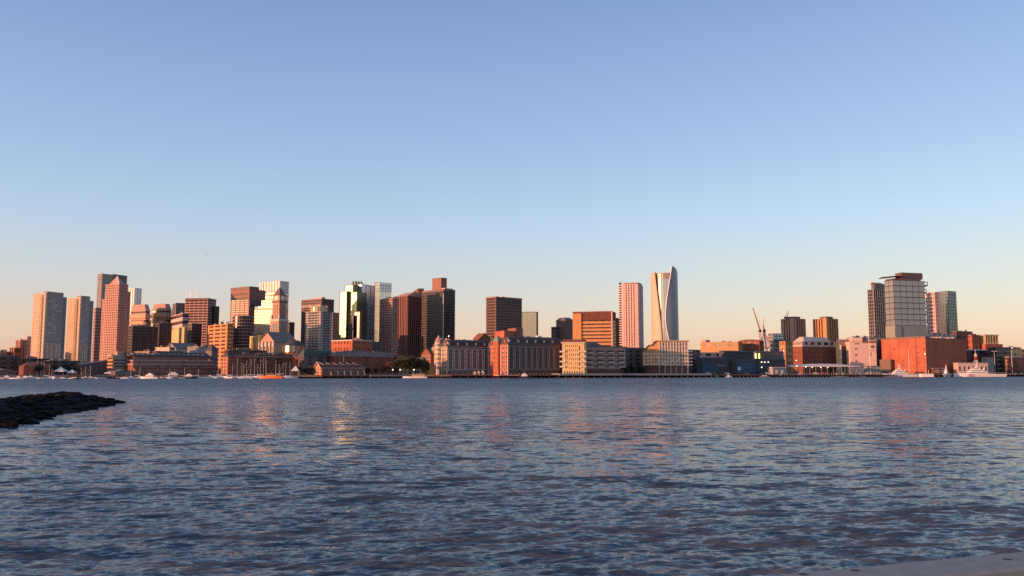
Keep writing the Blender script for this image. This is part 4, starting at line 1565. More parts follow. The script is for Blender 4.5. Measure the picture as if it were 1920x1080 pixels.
# low lilac roofed pavilion in front of it
gable_hall('pier_pavilion', 'low grey-roofed pier pavilion in front of the striped block', 213, 216, 249, 698, 693.5, shore(230) - 6, 28, 'midgrey', 'roofgrey', 'v', scols=6, rows=1)


# long brick hotel with terraces
def hotel():
    D = shore(255) + 6
    P, z = rect(250, 254, 415, 672, D, 26)
    # make it deep enough behind: rows of terraces stepping back
    c = Vector(P[0]); r = Vector(P[1]); d = (r - c).normalized(); nb_ = Vector((-d.y, d.x))
    root = thing('brick_hotel', 'long terraced brick hotel with bands of windows and dark pitched roofs behind the marina', 'hotel', (c.x, c.y, GROUND))
    L = (r - c).length
    for k, (yt, s0, s1) in enumerate(((690, 0, 1.0), (682, .0, .98), (674.5, .02, .95), (667, .05, .92))):
        zt = at(300, yt, D)[1]
        a = c + d * L * s0 + nb_ * k * 3.2
        b_ = c + d * L * s1 + nb_ * k * 3.2
        Q = [tuple(a), tuple(b_), tuple(b_ + nb_ * 18), tuple(a + nb_ * 18)]
        zb = GROUND if k == 0 else at(300, (690, 682, 674.5)[k - 1], D)[1]
        MB().prism(Q, zb, zt - .25).build('storey_wall', M['brick'], root)
        MB().prism(offset(Q, .3), zt - .5, zt).build('parapet', M['pinkpale'] if k in (1, 2) else M['brick'], root)
        windows(root, a, b_, max(zb, zt - 3.6), zt - .6, 34, 1, .62, .62, 'pinkpale', 'glassdk', .06, .03, seed=k)
        if k == 0:
            windows(root, a, b_, zb + .3, zt - 3.8, 34, 1, .62, .7, 'brick', 'glassdk', .1, .03, seed=k + 9)
    zt = at(300, 667, D)[1]
    for u0, u1, y in ((.02, .36, 660), (.34, .66, 656), (.64, .95, 658)):
        a = c + d * L * u0 + nb_ * 9.5; b_ = c + d * L * u1 + nb_ * 9.5
        Q = [tuple(a), tuple(b_), tuple(b_ + nb_ * 20), tuple(a + nb_ * 20)]
        frustum(root, Q, zt, at(300, y, D)[1] - zt, .0, 1.0, .42, .58, 'slate', 'pitched_roof', .6)
    # dormers
    for i in range(15):
        t = .06 + .058 * i
        p = c + d * L * t + nb_ * 12.5
        q = [tuple(p - d * .9), tuple(p + d * .9), tuple(p + d * .9 + nb_ * 4), tuple(p - d * .9 + nb_ * 4)]
        MB().prism(q, zt + .3, zt + 2.2).build('dormer', M['pinkpale'], root)


hotel()
G5 = 'free-standing mooring piles in front of the hotel and halls'
pile_me = None
for i in range(46):
    px = 62 + i * 8.3
    x, y = (lambda D: (ray(px, 705)[0] * D, D))(shore(px) - 4 - (i * 7 % 13))
    if pile_me is None:
        o = MB().bar((0, 0, -3), (0, 0, 2.6), .24, 6, .2).build('mooring_pile', M['timber'], None, origin=(0, 0, 0))
        pile_me = o.data
    else:
        o = bpy.data.objects.new('mooring_pile', pile_me)
        COL.objects.link(o)
    o.location = (x, y, (i * 5 % 7) * .15)
    tag(o, 'weathered timber mooring pile standing in the water before the left waterfront', 'mooring pile', G5)
block('small orange-lit stepped block with pale bands rising over the left end of the brick hotel', 253, 280, 284, 659, 34, 50, 'orange', 'glassbrown', nf=4, nb=(0, 0), band=.5, pier=0, bd=.5, cap=.5, un=3)
block('low wide block with a bright pink roof band above the hotel roofs', 292, 318, 322, 651, 110, 50, 'pinkpale', 'glassmid', nf=6, nb=(0, 0), band=.6, pier=0, bd=.5, un=4)
gable_hall('market_hall', 'grey-roofed hall with a sloping roof above the hotel, below the narrow orange block', 312, 330, 372, 652, 643, 800, 32, 'grey', 'roofgrey', 'u', over=1)
block('grey flat-roofed block with rooftop plant above the right half of the hotel', 352, 372, 405, 650, 120, 40, 'grey', 'glassmid', nf=5, nb=(6, 9), band=.7, pier=.5, un=9)
# pyramid roof
D = shore(400) + 60
P, z = rect(386, 397, 409, 657, D, 40)
root = thing('pyramid_roof_block', 'block with a steep dark grey pyramid roof just left of the ochre banded block base', 'building', (P[0][0], P[0][1], GROUND))
MB().prism(P, GROUND, z).build('walls', M['midgrey'], root)
frustum(root, P, z, at(397, 645, D)[1] - z, .45, .55, .45, .55, 'slate', 'pyramid_roof', .6)

# brick wharf building behind the masts
r_, P, z = block('narrow pink-lit brick end block between the hotel and the brown wharf block', 416, 428, 433, 669, 2, 50, 'brickor', 'glassdk', nf=5, nb=(3, 2), band=.5, pier=.4, cap=.4)
frustum(r_, P, z, 3, .1, .9, .3, .7, 'slate', 'hip_roof', .5)
r_, P, z = block('long brown brick wharf block behind the densest group of masts', 430, 436, 545, 664, 16, 40, 'brick', 'glassdk', nf=6, nb=(3, 26), band=.5, pier=.45, cap=.5, un=9)
MB().prism(offset(P, .4), GROUND + 14.5, GROUND + 15.1).build('string_course', M['tan'], r_)
block('dark roofed block with small pale rooftop sheds above the brown wharf block', 424, 432, 500, 656, 70, 40, 'brickdk', 'glassdk', nf=7, nb=(4, 16), band=.5, pier=.5, un=12)
block('low dark brick range in front of the stone hall', 490, 500, 548, 664, 60, 40, 'brickdk', 'glassdk', nf=6, nb=(4, 12), band=.5, pier=.4, un=8)
r_, P, z = block('dark granite wharf building with a green slate roof left of the small gabled sawtooth hall', 562, 570, 627, 668, 14, 38, 'midgrey', 'glassdk', nf=6, nb=(3, 17), band=.35, pier=.4, cap=.4)
frustum(r_, P, z, at(570, 656, shore(570) + 14)[1] - z, .06, .94, .3, .7, 'greenslate', 'mansard_roof', .8)
c = Vector(P[0]); d = (Vector(P[1]) - c).normalized(); n = Vector((d.y, -d.x)); L = (Vector(P[1]) - c).length
for i in range(7):
    p = c + d * L * (.1 + .13 * i)
    q = [tuple(p - d * 1 + n * .2), tuple(p + d * 1 + n * .2), tuple(p + d - n * 3), tuple(p - d - n * 3)]
    MB().prism(q, z + .3, z + 2.4).build('dormer', M['greenslate'], r_)

# small gabled house with long sawtooth dormer range
def sawtooth():
    D = shore(603) - 10
    r_, P, ze, zr = gable_hall('gabled_hall', 'long low hall with an orange-lit gable end and slanted dormers along its roof', 590, 603, 684, 690, 680, D, 34, 'orange', 'brickdk', 'u', cols=3, rows=2, scols=18, wmat='pinkpale', wf=.45, wh=.6, over=.7)  # orange sunlight on the gable put into the wall colour
    c = Vector(P[0]); l = Vector(P[3]); r = Vector(P[1]); d = (r - c).normalized(); n = Vector((d.y, -d.x)); L = (r - c).length
    MB().prism([tuple(c + d * .4 + n * .08), tuple(r + n * .08), tuple(r), tuple(c + d * .4)], GROUND, ze).build('side_wall', M['brick'], r_)
    # white verge boards
    m = (c + l) / 2
    o = Vector((-d.x, -d.y)) * .9
    for S in (c, l):
        k = (S - m).normalized() * .8
        MB().bar((S.x + o.x + k.x, S.y + o.y + k.y, ze - .3), (m.x + o.x, m.y + o.y, zr + .6), .35, 4).build('verge_board', M['pinkpale'], r_)
    MB().box(c + d * L / 2, d, n, L / 2, .55, .9, ze - .25, ze + .2).build('gutter', M['pinkpale'], r_)
    back = -n
    for i in range(6):
        p = c + d * L * (.10 + .155 * i) + back * 1.4
        z0 = ze + .2
        w_ = L * .052
        a = p - d * w_; b_ = p + d * w_
        vs = [(a.x, a.y, z0), (b_.x, b_.y, z0), (b_.x, b_.y, z0 + 2.2), (a.x, a.y, z0 + 2.2)]
        a2 = a + back * 4; b2 = b_ + back * 4
        vs += [(a2.x, a2.y, z0), (b2.x, b2.y, z0), (b2.x, b2.y, zr), (a2.x, a2.y, zr)]
        dm_ = MB().add(vs, [(0, 1, 2, 3), (5, 4, 7, 6), (3, 2, 6, 7), (0, 3, 7, 4), (1, 5, 6, 2)]).build('dormer', M['brickdk'], r_)
        tr = MB()
        tr.bar((a.x, a.y, z0 + 2.3), (b_.x, b_.y, z0 + 2.3), .22, 4)
        tr.bar((a.x, a.y, z0 + 2.3), (a2.x - d.x * 1.5, a2.y - d.y * 1.5, zr + .2), .22, 4)
        tr.bar((b_.x, b_.y, z0 + 2.3), (b_.x, b_.y, z0), .22, 4)
        tr.build('dormer_trim', M['pinkpale'], dm_)
    # sloping buttress awnings at the ground floor
    for i in range(6):
        p = c + d * L * (.2 + .155 * i)
        a = p + n * .2; b_ = p + n * 2.6
        vs = []
        for s in (-.35, .35):
            vs += [(a.x + d.x * s, a.y + d.y * s, GROUND), (b_.x + d.x * s, b_.y + d.y * s, GROUND), (a.x + d.x * s, a.y + d.y * s, GROUND + 3.6)]
        MB().add(vs, [(0, 1, 2), (3, 5, 4), (0, 3, 4, 1), (1, 4, 5, 2), (2, 5, 3, 0)]).build('buttress', M['pale'], r_)


sawtooth()

# long low brick wharf building with grey roof storey
r_, P, z = block('long low brick building with a grey roof storey right behind the sawtooth hall', 622, 628, 738, 668, 22, 40, 'brick', 'glassdk', nf=5, nb=(3, 30), band=.62, pier=.62, cap=.4, bd=.1, pd=.15)
P2 = offset(P, .5)
MB().prism(P2, z, z + 4.2, top=offset(P, -1.5)).build('mansard_storey', M['roofgrey'], r_)
units(r_, P, z + 4.2, 6, 1.6, seed=4)
c = Vector(P[0]); d = (Vector(P[1]) - c).normalized(); n = Vector((d.y, -d.x))
MB().bar((c.x + d.x * 8 + n.x, c.y + d.y * 8 + n.y, z - 8), (c.x + d.x * 8 + n.x, c.y + d.y * 8 + n.y, z + .3), .5, 6).build('flue', M['pinkpale'], r_)

r_, P, z = block('orange-lit brick block with a white roofline above the grey-roofed wharf building', 622, 661, 698, 637, 110, 42, 'brickor', 'glassbrown', nf=5, nb=(7, 7), band=.55, pier=.55, bd=.12, pd=.2, cap=.8, capmat='pale', un=2)
block('dark green-grey block between the brick block and the red pier towers', 697, 699, 716, 641, 130, 42, 'greenslate', 'glassdk', nf=7, nb=(3, 4), band=.5, pier=.4)
r_, P, z = block('low red house row with small gables at the foot of the red pier towers', 716, 722, 760, 669, 60, 38, 'brick', 'glassdk', nf=4, nb=(3, 9), band=.55, pier=.5, roof=(2.2, .05, .95, .35, .65, 'brick'))
block('pale brown flat-topped house above the dark park trees', 760, 764, 790, 671, 44, 40, 'tan', 'glassdk', nf=5, nb=(3, 6), band=.55, pier=.55, un=2)
block('small white-trimmed block just left of the turreted wharf hotel', 788, 791, 808, 671, 38, 42, 'grey', 'glassdk', nf=4, nb=(2, 4), band=.5, pier=.5, un=1)
r_, P, z = block('tan gabled house left of the turreted wharf hotel', 789, 806, 814, 684, 8, 45, 'orange', 'glassdk', nf=3, nb=(4, 2), band=.65, pier=.6)
P, z = rect(792, 806, 830, 668, shore(806) + 30, 40)
r_, P, ze, zr = gable_hall('gabled_house', 'brown gabled house climbing behind the turreted wharf hotel', 790, 808, 822, 664, 651, shore(806) + 34, 45, 'brick', 'slate', 'u', cols=3, rows=3, over=.8)


# turreted wharf hotel and its big neighbour
def wharf_palace(label, xl, xc, xr, yeave, yroof, off, walls, wallr, roofm, cols_l, cols_r, rows, turret=None, wml='pale', wmr='grey', phi=30):
    D = shore(xc) + off
    P, ze = rect(xl, xc, xr, yeave, D, phi)
    root = thing('wharf_palace', label, 'building', (P[0][0], P[0][1], GROUND))
    c, r, b_, l = [Vector(q) for q in P]
    d = (r - c).normalized(); n = Vector((d.y, -d.x)); L = (r - c).length
    dl = (c - l).normalized(); nl = Vector((dl.y, -dl.x)); LL = (c - l).length
    MB().prism(P, GROUND, ze).build('walls', M[wallr], root)  # long side: its shade put into a darker wall colour
    MB().prism([tuple(l), tuple(l + nl * .1), tuple(c + nl * .1), tuple(c)], GROUND, ze).build('sunlit_end', M[walls], root)  # sunlight on the end wall put into a brighter cover
    MB().prism(offset(P, .5), ze, ze + .6).build('cornice', M[wmr], root)
    MB().prism(offset(P, .35), ze - (ze - GROUND) * .82, ze - (ze - GROUND) * .82 + .45).build('string_course', M[wmr], root)
    zr = at(xc, yroof, D)[1]
    MB().prism(offset(P, .4), ze + .6, ze + (zr - ze) * .8, top=offset(P, -1.6)).build('mansard_roof', M[roofm], root)
    MB().prism(offset(P, -1.6), ze + (zr - ze) * .8, zr, top=sub(P, .06, .94, .2, .8)).build('roof_top', M[roofm], root)
    z1 = GROUND + (ze - GROUND) * .17
    # recessed bays framed by pale trim on the long side
    nb_ = cols_r // 2
    for i in range(nb_):
        m = c + d * L * (i + .5) / nb_ + n * .02
        hw = L / nb_ * .36
        fr = MB()
        for s in (-1, 1):
            fr.box(m + d * (s * hw), d, n, .28, 0, .45, z1, ze - 1)
        fr.box(m, d, n, hw, 0, .45, ze - 1.5, ze - 1)
        fr.box(m, d, n, hw, 0, .45, z1, z1 + .5)
        fr.build('bay_frame', M['pale' if wmr == 'grey' else 'grey'], root)
    windows(root, c, r, z1 + .6, ze - 1.5, cols_r, rows, .5, .62, wmr, 'glassdk', 0, .02)
    windows(root, c, r, GROUND + .2, z1 - .6, cols_r, 1, .6, .8, wmr, 'glassdk', 0, .02)
    kl = cols_l // 2
    for i in range(kl + 1):
        p = l + dl * LL * (i / kl) + nl * .1
        MB().box(p, dl, nl, .4, 0, .5, GROUND, ze - .2).build('pier', M[wml], root)
    windows(root, l + nl * .1, c + nl * .1, z1 + .6, ze - .8, cols_l, rows, .6, .6, wml, 'glassdk', 0, .02)
    windows(root, l + nl * .1, c + nl * .1, GROUND + .2, z1 - .4, cols_l, 1, .6, .8, wml, 'glassdk', 0, .02)
    # dormers on the mansard
    k = cols_r
    for i in range(k):
        p = c + d * L * (i + .5) / k - n * .1
        q = [tuple(p - d * .75), tuple(p + d * .75), tuple(p + d * .75 - n * 2), tuple(p - d * .75 - n * 2)]
        h = (zr - ze) * .5
        MB().prism(q, ze + .8, ze + h).prism([tuple(Vector(t)) for t in offset(q, .15)], ze + h, ze + h + .5).build('dormer', M['pale' if i % 3 == 0 else roofm], root)
    for i in range(max(2, cols_l // 2)):
        kk = max(2, cols_l // 2)
        p = l + dl * LL * (i + .5) / kk + nl * .1
        q = [tuple(p - dl * .9), tuple(p + dl * .9), tuple(p + dl * .9 - nl * 2), tuple(p - dl * .9 - nl * 2)]
        q = [q[0], q[1], q[2], q[3]]
        MB().prism(q, ze + .8, ze + (zr - ze) * .55).build('dormer', M[walls], root)
    if turret:
        pos, apex, rad = turret
        p = l + dl * LL * pos + nl * .6
        za = at(xl + (xc - xl) * pos, apex, D)[1]
        MB().prism(ngon(p.x, p.y, rad, 8, a0=.39), GROUND, ze + 4.5).build('turret', M[wml], root)
        MB().prism(ngon(p.x, p.y, rad + .6, 8, a0=.39), ze + 4.5, za, top=ngon(p.x, p.y, .15, 8, a0=.39)).build('turret_roof', M['pinkstone'], root)
        for kx in range(4):
            a = -math.pi / 2 + (kx - 2) * math.pi / 4
            q = Vector((p.x + math.cos(a) * rad * .96, p.y + math.sin(a) * rad * .96))
            t = Vector((-math.sin(a), math.cos(a)))
            windows(root, q - t * rad * .3, q + t * rad * .3, z1, ze + 4, 1, rows + 1, .6, .6, wml, 'glassdk', 0, .05)
    return root, P, ze, zr


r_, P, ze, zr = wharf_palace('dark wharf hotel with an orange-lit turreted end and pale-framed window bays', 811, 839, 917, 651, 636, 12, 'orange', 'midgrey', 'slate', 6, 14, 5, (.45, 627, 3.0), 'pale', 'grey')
rnd = random.Random(11)
for i in range(12):
    u = rnd.uniform(.02, .9); v = rnd.uniform(.25, .8)
    MB().prism(sub(P, u, u + .02, v, v + .12), zr - .5, zr + rnd.uniform(.6, 1.8)).build('roof_vent', M['white' if i % 2 else 'pinkpale'], r_)
# red glazed sloping roof rising behind it
root, P, ze, zr = gable_hall('red_roof_hall', 'red roof with slanted stripes showing between the two wharf hotels', 884, 896, 922, 638, 625, shore(900) + 60, 30, 'brick', 'brick', 'v', over=.5)
c = Vector(P[0]); l = Vector(P[3]); d = (c - l)
for i in range(5):
    q = l + d * (.1 + .2 * i)
    MB().bar((q.x, q.y, ze - 4), (q.x + 6, q.y + 5, zr + .3), .6, 4).build('roof_rib', M['pinkpale'], root)
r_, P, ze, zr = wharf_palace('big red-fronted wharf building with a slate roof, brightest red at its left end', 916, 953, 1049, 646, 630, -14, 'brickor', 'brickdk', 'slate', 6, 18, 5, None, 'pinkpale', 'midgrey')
c, r, b_, l = [Vector(q) for q in P]
d = (r - c).normalized(); dl = (c - l).normalized(); nl = Vector((dl.y, -dl.x)); LL = (c - l).length
p = l + dl * LL * .48
cb = MB().prism([tuple(p - dl * 4.2), tuple(p - dl * 4.2 + nl * 2), tuple(p + dl * 4.2 + nl * 2), tuple(p + dl * 4.2)], GROUND, ze + 3)
cb.build('central_bay', M['brickor'], r_)
MB().prism([tuple(p - dl * 5 - nl * 6), tuple(p - dl * 5 + nl * 2.6), tuple(p + dl * 5 + nl * 2.6), tuple(p + dl * 5 - nl * 6)], ze + 3, ze + 7.5,
           top=[tuple(p - dl * .6 - nl * 6), tuple(p - dl * .6 + nl * 1), tuple(p + dl * .6 + nl * 1), tuple(p + dl * .6 - nl * 6)]).build('bay_roof', M['copper'], r_)
windows(r_, p - dl * 4 + nl * 2, p + dl * 4 + nl * 2, GROUND + 4, ze + 2.5, 3, 6, .4, .6, 'brickor', 'glasswarm', 0, .03)
# red penthouse sheds on the roof
q = sub(P, .02, .22, .25, .75)
MB().prism(q, zr - 1, zr + 4.8).build('roof_house', M['brickor'], r_)
q = sub(P, .26, .4, .3, .7)
MB().prism(q, zr - 1, zr + 7.4).build('roof_house', M['redgranite'], r_)
rnd = random.Random(5)
for i in range(14):
    q = sub(P, *(lambda u, v: (u, u + .02, v, v + .1))(rnd.uniform(.0, .9), rnd.uniform(.3, .8)))
    MB().prism(q, zr - .6, zr + rnd.uniform(.8, 2.2)).build('roof_vent', M['white'], r_)
# copper hipped roof piece behind
gable_hall('hip_roof_block', 'low dark block with a thin dark roofline behind the big red-fronted wharf building', 1030, 1036, 1080, 641, 637, shore(1040) + 60, 30, 'brickdk', 'slate', 'u', over=1)


def yellow_block():
    D = shore(1090) - 24
    P, z = rect(1051, 1094, 1098, 642, D, 62)
    root = thing('balcony_block', 'buff-yellow waterfront apartment block with pale corner balconies', 'building', (P[0][0], P[0][1], GROUND))
    a = Vector((ray(1054, 642)[0] * (D + 6), D + 6)); 
    W = (ray(1095, 642)[0] - ray(1054, 642)[0]) * (D + 2)
    p = R(-12); d = Vector((math.cos(p), math.sin(p))); n = Vector((d.y, -d.x)); L = W / d.x
    Q = [tuple(a), tuple(a + d * L), tuple(a + d * L - n * 16), tuple(a - n * 16)]
    MB().prism(Q, GROUND, z - .6).build('walls', M['yellow'], root)
    MB().prism(offset(Q, .9), z - .6, z + .3).build('cornice', M['pale'], root)
    MB().prism(offset(Q, 1.2), z + .3, z + 1.0).prism(offset(Q, -.4), z + 1.0, z + 2.6).build('dark_roof', M['brickdk'], root)
    H = z - GROUND
    windows(root, a + d * 2, a + d * (L * .72), GROUND + 4, z - 1, 7, 6, .32, .5, 'yellow', 'glassdk', .05, .02)
    windows(root, a + d * 1, a + d * (L - 1), GROUND + .2, GROUND + 3.6, 8, 1, .6, .85, 'pale', 'glassdk', 0, .02)
    MB().box(a + d * L * .78, d, n, .5, -.1, .06, GROUND + 4, z - 3).build('recess_shade', M['mull'], root)  # dark strip on the flat wall, shade put in as colour
    for k in range(4):
        zz = GROUND + H * (.23 + .155 * k)
        for t, w_ in ((.02, 2.4), (.86, 1.6), (.98, 1.9)):
            c = a + d * L * t
            m = MB()
            m.box(c, d, n, w_, -3, 1.3, zz, zz + .25)
            m.box(c, d, n, w_, 1.1, 1.3, zz + .25, zz + 1.35)
            m.box(c - d * (w_ - .1), d, n, .1, -3, 1.1, zz + .25, zz + 1.35)
            m.box(c + d * (w_ - .1), d, n, .1, -3, 1.1, zz + .25, zz + 1.35)
            m.build('balcony', M['pale'], root)
    return Q


yellow_block()


def brick_wing():
    D = shore(1100) - 2
    P, z = rect(1095, 1097, 1173, 650, D, 30)
    c, r, b_, l = [Vector(q) for q in P]
    d = (r - c).normalized(); n = Vector((d.y, -d.x)); L = (r - c).length
    Q = [tuple(c), tuple(r), tuple(r - n * 20), tuple(c - n * 20)]
    root = thing('apartment_wing', 'long shaded brown apartment wing with recessed balcony bands right of the buff-yellow block', 'building', (c.x, c.y, GROUND))
    MB().prism(Q, GROUND, z).build('walls', M['pinkstone'], root)
    MB().prism(offset(Q, .5), z, z + .7).build('cornice', M['midgrey'], root)
    MB().prism([tuple(Vector(Q[0]) - n * 2), tuple(Vector(Q[0]) + d * L * .5 - n * 2), tuple(Vector(Q[0]) + d * L * .5 - n * 14), tuple(Vector(Q[0]) - n * 14)], z + .7, z + 4.4,
               top=[tuple(Vector(Q[0]) - n * 4), tuple(Vector(Q[0]) + d * L * .3 - n * 4), tuple(Vector(Q[0]) + d * L * .3 - n * 12), tuple(Vector(Q[0]) - n * 12)]).build('roof_storey', M['midgrey'], root)
    H = z - GROUND
    for k in range(4):
        zz = GROUND + H * (.26 + .17 * k)
        for t in (.10, .36, .62, .88):
            p = c + d * L * t
            m = MB()
            m.box(p, d, n, L * .07, .05, 1.5, zz, zz + 1.1)
            m.build('balcony', M['pale'], root)
            MB().box(p, d, n, L * .075, .02, .2, zz + 1.1, zz + 2.6).build('balcony_opening', M['glassdk'], root)
        windows(root, c + d * L * .18, c + d * L * .30, zz, zz + 2.6, 2, 1, .4, .6, 'midgrey', 'glassdk', 0, .02)
        windows(root, c + d * L * .44, c + d * L * .55, zz, zz + 2.6, 2, 1, .4, .6, 'midgrey', 'glassdk', 0, .02)
        windows(root, c + d * L * .70, c + d * L * .81, zz, zz + 2.6, 2, 1, .4, .6, 'midgrey', 'glassdk', 0, .02)
    MB().box(c + d * L * .5, d, n, L * .48, .05, .8, GROUND, GROUND + H * .2).build('ground_floor', M['brickdk'], root)


brick_wing()
block('shaded low block with a dark angular roof between the brown wing and the cream block', 1171, 1174, 1216, 656, 22, 34, 'midgrey', 'glassdk', nf=6, nb=(3, 9), band=.5, pier=.45, roof=(2.2, .1, .9, .3, .7, 'slate'))


def cream_block():
    D = shore(1240) - 2
    # left wing, gold sunlight put into its wall colour, with a wavy roof
    root = thing('cream_block', 'cream waterfront block with tall pale piers, a gold-lit left wing and a wavy roof edge', 'building', (ray(1236, 640)[0] * D, D, GROUND))
    xc = ray(1236, 640)[0] * D
    c = Vector((xc, D))
    dr = Vector((math.cos(R(4)), math.sin(R(4)))); nr = Vector((dr.y, -dr.x))
    z = at(1236, 640, D)[1]
    Lr = (ray(1289, 640)[0] * D - xc) / (dr.x - ray(1289, 640)[0] * dr.y)
    Q = [tuple(c), tuple(c + dr * Lr), tuple(c + dr * Lr - nr * 22), tuple(c - nr * 22)]
    zb = GROUND + (z - GROUND) * .27
    MB().prism(Q, zb, z).build('walls', M['cream'], root)
    MB().prism(offset(Q, -1.4), GROUND, zb).build('ground_floor', M['brickdk'], root)
    MB().prism(offset(Q, 1.6), z, z + .9).build('roof_slab', M['tan'], root)
    for i in range(11):
        p = c + dr * Lr * i / 10
        MB().box(p, dr, nr, .42, 0, .7, zb, z - .05).build('pier', M['pale'], root)
        if i % 2 == 0:
            MB().box(p, dr, nr, .5, -1.5, -.5, GROUND, zb).build('column', M['grey'], root)
    windows(root, c, c + dr * Lr, zb + .5, z - 1.2, 10, 6, .42, .55, 'cream', 'glassdk', .12, .02)
    # left wing
    s = ray(1205, 660)[0]
    dl = Vector((-math.cos(R(14)), math.sin(R(14))))
    wl = (s * D - xc) / (dl.x - s * dl.y)
    e = c + dl * wl
    tab = [(0, 640), (.2, 640), (.32, 643), (.45, 648), (.6, 648), (.75, 651), (.9, 657), (1, 658)]
    m = MB(); rf = MB()
    nl = Vector((dl.y, -dl.x)) * -1
    back = Vector((-nl.x, -nl.y))
    if nl.y > 0:
        nl = -nl
    back = -nl
    for (t0, y0), (t1, y1) in zip(tab, tab[1:]):
        a = c + dl * wl * t0; b_ = c + dl * wl * t1
        za = at(1236, y0, D)[1]; zb2 = at(1236, y1, D)[1]
        bk = back * 18
        vs = [(a.x, a.y, zb), (b_.x, b_.y, zb), (b_.x, b_.y, zb2), (a.x, a.y, za), (a.x + bk.x, a.y + bk.y, zb), (b_.x + bk.x, b_.y + bk.y, zb), (b_.x + bk.x, b_.y + bk.y, zb2), (a.x + bk.x, a.y + bk.y, za)]
        m.add(vs, [(1, 0, 3, 2), (4, 5, 6, 7), (3, 7, 6, 2), (0, 4, 7, 3), (1, 2, 6, 5), (0, 1, 5, 4)])
        f = nl * 1.3
        vs = [(a.x + f.x, a.y + f.y, za + .02), (b_.x + f.x, b_.y + f.y, zb2 + .02), (b_.x + bk.x, b_.y + bk.y, zb2 + .02), (a.x + bk.x, a.y + bk.y, za + .02)]
        vs += [(x, y, q + .9) for x, y, q in vs]
        rf.add(vs, [(0, 3, 2, 1), (4, 5, 6, 7), (0, 1, 5, 4), (1, 2, 6, 5), (2, 3, 7, 6), (3, 0, 4, 7)])
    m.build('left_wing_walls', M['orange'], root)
    rf.build('wavy_roof', M['brownstone'], root)
    MB().prism([tuple(e + back * 2), tuple(c + back * 2), tuple(c + back * 16), tuple(e + back * 16)], GROUND, zb).build('wing_ground_floor', M['brickdk'], root)
    a = e + nl * .02; b_ = c + nl * .02
    windows(root, a, b_, zb + .4, at(1236, 660, D)[1], 8, 4, .5, .5, 'pale', 'glasswarm', .1, .02)
    for k in range(4):
        zz = zb + .2 + k * 2.9
        for t in (.1, .3, .5, .7, .9):
            p = e + (c - e) * t
            MB().box(p, (c - e).normalized(), nl, .9, 0, 1.1, zz, zz + 1.0).build('balcony', M['pale'], root)
    # right end balconies
    for k in range(5):
        zz = zb + .1 + k * 3.0
        p = c + dr * (Lr + 1.7)
        MB().box(p, dr, nr, 2.4, -7, .2, zz, zz + .9).build('balcony', M['pale'], root)
        MB().box(c + dr * (Lr * .95), dr, nr, 2.2, 0, 1.4, zz, zz + .9).build('balcony', M['pale'], root)


cream_block()
block('low grey-brown balcony block right of the cream block', 1290, 1293, 1313, 656, 26, 36, 'midgrey', 'glassdk', nf=5, nb=(2, 5), band=.55, pier=.4, bd=.6)

# sheds to the right
r_, P, z = block('long orange-lit stone terrace above the dark boatyard sheds', 1314, 1384, 1392, 641, 120, 60, 'orange', 'glassbrown', nf=4, nb=(16, 3), band=.5, pier=.4, bd=.3, pd=.4, un=3)
MB().prism(sub(P, .0, .9, .86, .97), z, z + 3).build('roof_house', M['pinkstone'], r_)
block('red-brown terrace row left of the crane and bridge pylon', 1384, 1424, 1432, 639, 125, 60, 'brick', 'glassbrown', nf=4, nb=(10, 3), band=.55, pier=.5, roof=(1.6, .05, .95, .3, .7, 'brickdk'))
block('pale grey long roof strip block in front of the orange-lit terrace', 1310, 1314, 1362, 661, 60, 26, 'grey', 'glassdk', nf=4, nb=(2, 12), band=.5, pier=.4, capmat='roofpale', cap=.8)


def shed(label, xl, xc, xr, yt, off, phi, m, doors=(), roofm='shed', group=None, yr=None):
    D = shore(xc) + off
    P, z = rect(xl, xc, xr, yt, D, phi)
    root = thing('boatyard_shed', label, 'shed', (P[0][0], P[0][1], GROUND), group)
    MB().prism(P, GROUND, z).build('walls', M[m], root)
    c, r, b_, l = [Vector(q) for q in P]
    d = (r - c).normalized(); n = Vector((d.y, -d.x)); L = (r - c).length
    frustum(root, P, z, 1.0 if yr is None else at(xc, yr, D)[1] - z, .02, .98, .3, .7, roofm, 'roof', .4)
    rib = MB()
    for i in range(int(L / 1.5)):
        rib.box(c + d * (i + .5) * 1.5, d, n, .12, 0, .1, GROUND, z - .05)
    rib.build('cladding_ribs', M[m], root, 'stuff')
    for u0, u1, h0, h1, dm in doors:
        MB().box(c + d * L * (u0 + u1) / 2, d, n, L * (u1 - u0) / 2, 0, .25, GROUND + (z - GROUND) * h0, GROUND + (z - GROUND) * h1).build('door', M[dm], root)
    return root, P, z


shed('dark boatyard shed with a deep blue door right of the cream block', 1311, 1315, 1378, 672, 10, 32, 'shed', [(.03, .30, 0, .72, 'blue'), (.45, .75, .55, .6, 'grey')])
shed('tall dark grey shed behind the boatyard, below the orange-lit terrace', 1352, 1357, 1413, 659, 40, 32, 'shed', [(.66, .76, .5, .75, 'mull')])
r_, P, z = shed('dark shed with a wide teal-blue lower front and a white notice', 1376, 1380, 1417, 676, 8, 32, 'shed', [(.02, .98, 0, .85, 'blue')])
c = Vector(P[0]); d = (Vector(P[1]) - c).normalized(); n = Vector((d.y, -d.x))
MB().box(c + d * 3.4, d, n, 1.8, .3, .4, GROUND + 4, GROUND + 7).build('notice', M['white'], r_)
r_, P, z = shed('long dark shed with three lit lamps in a row on its front', 1412, 1418, 1472, 674, 14, 32, 'shed', [(.6, .75, 0, .7, 'brickdk')])
c = Vector(P[0]); d = (Vector(P[1]) - c).normalized(); n = Vector((d.y, -d.x)); L = (Vector(P[1]) - c).length
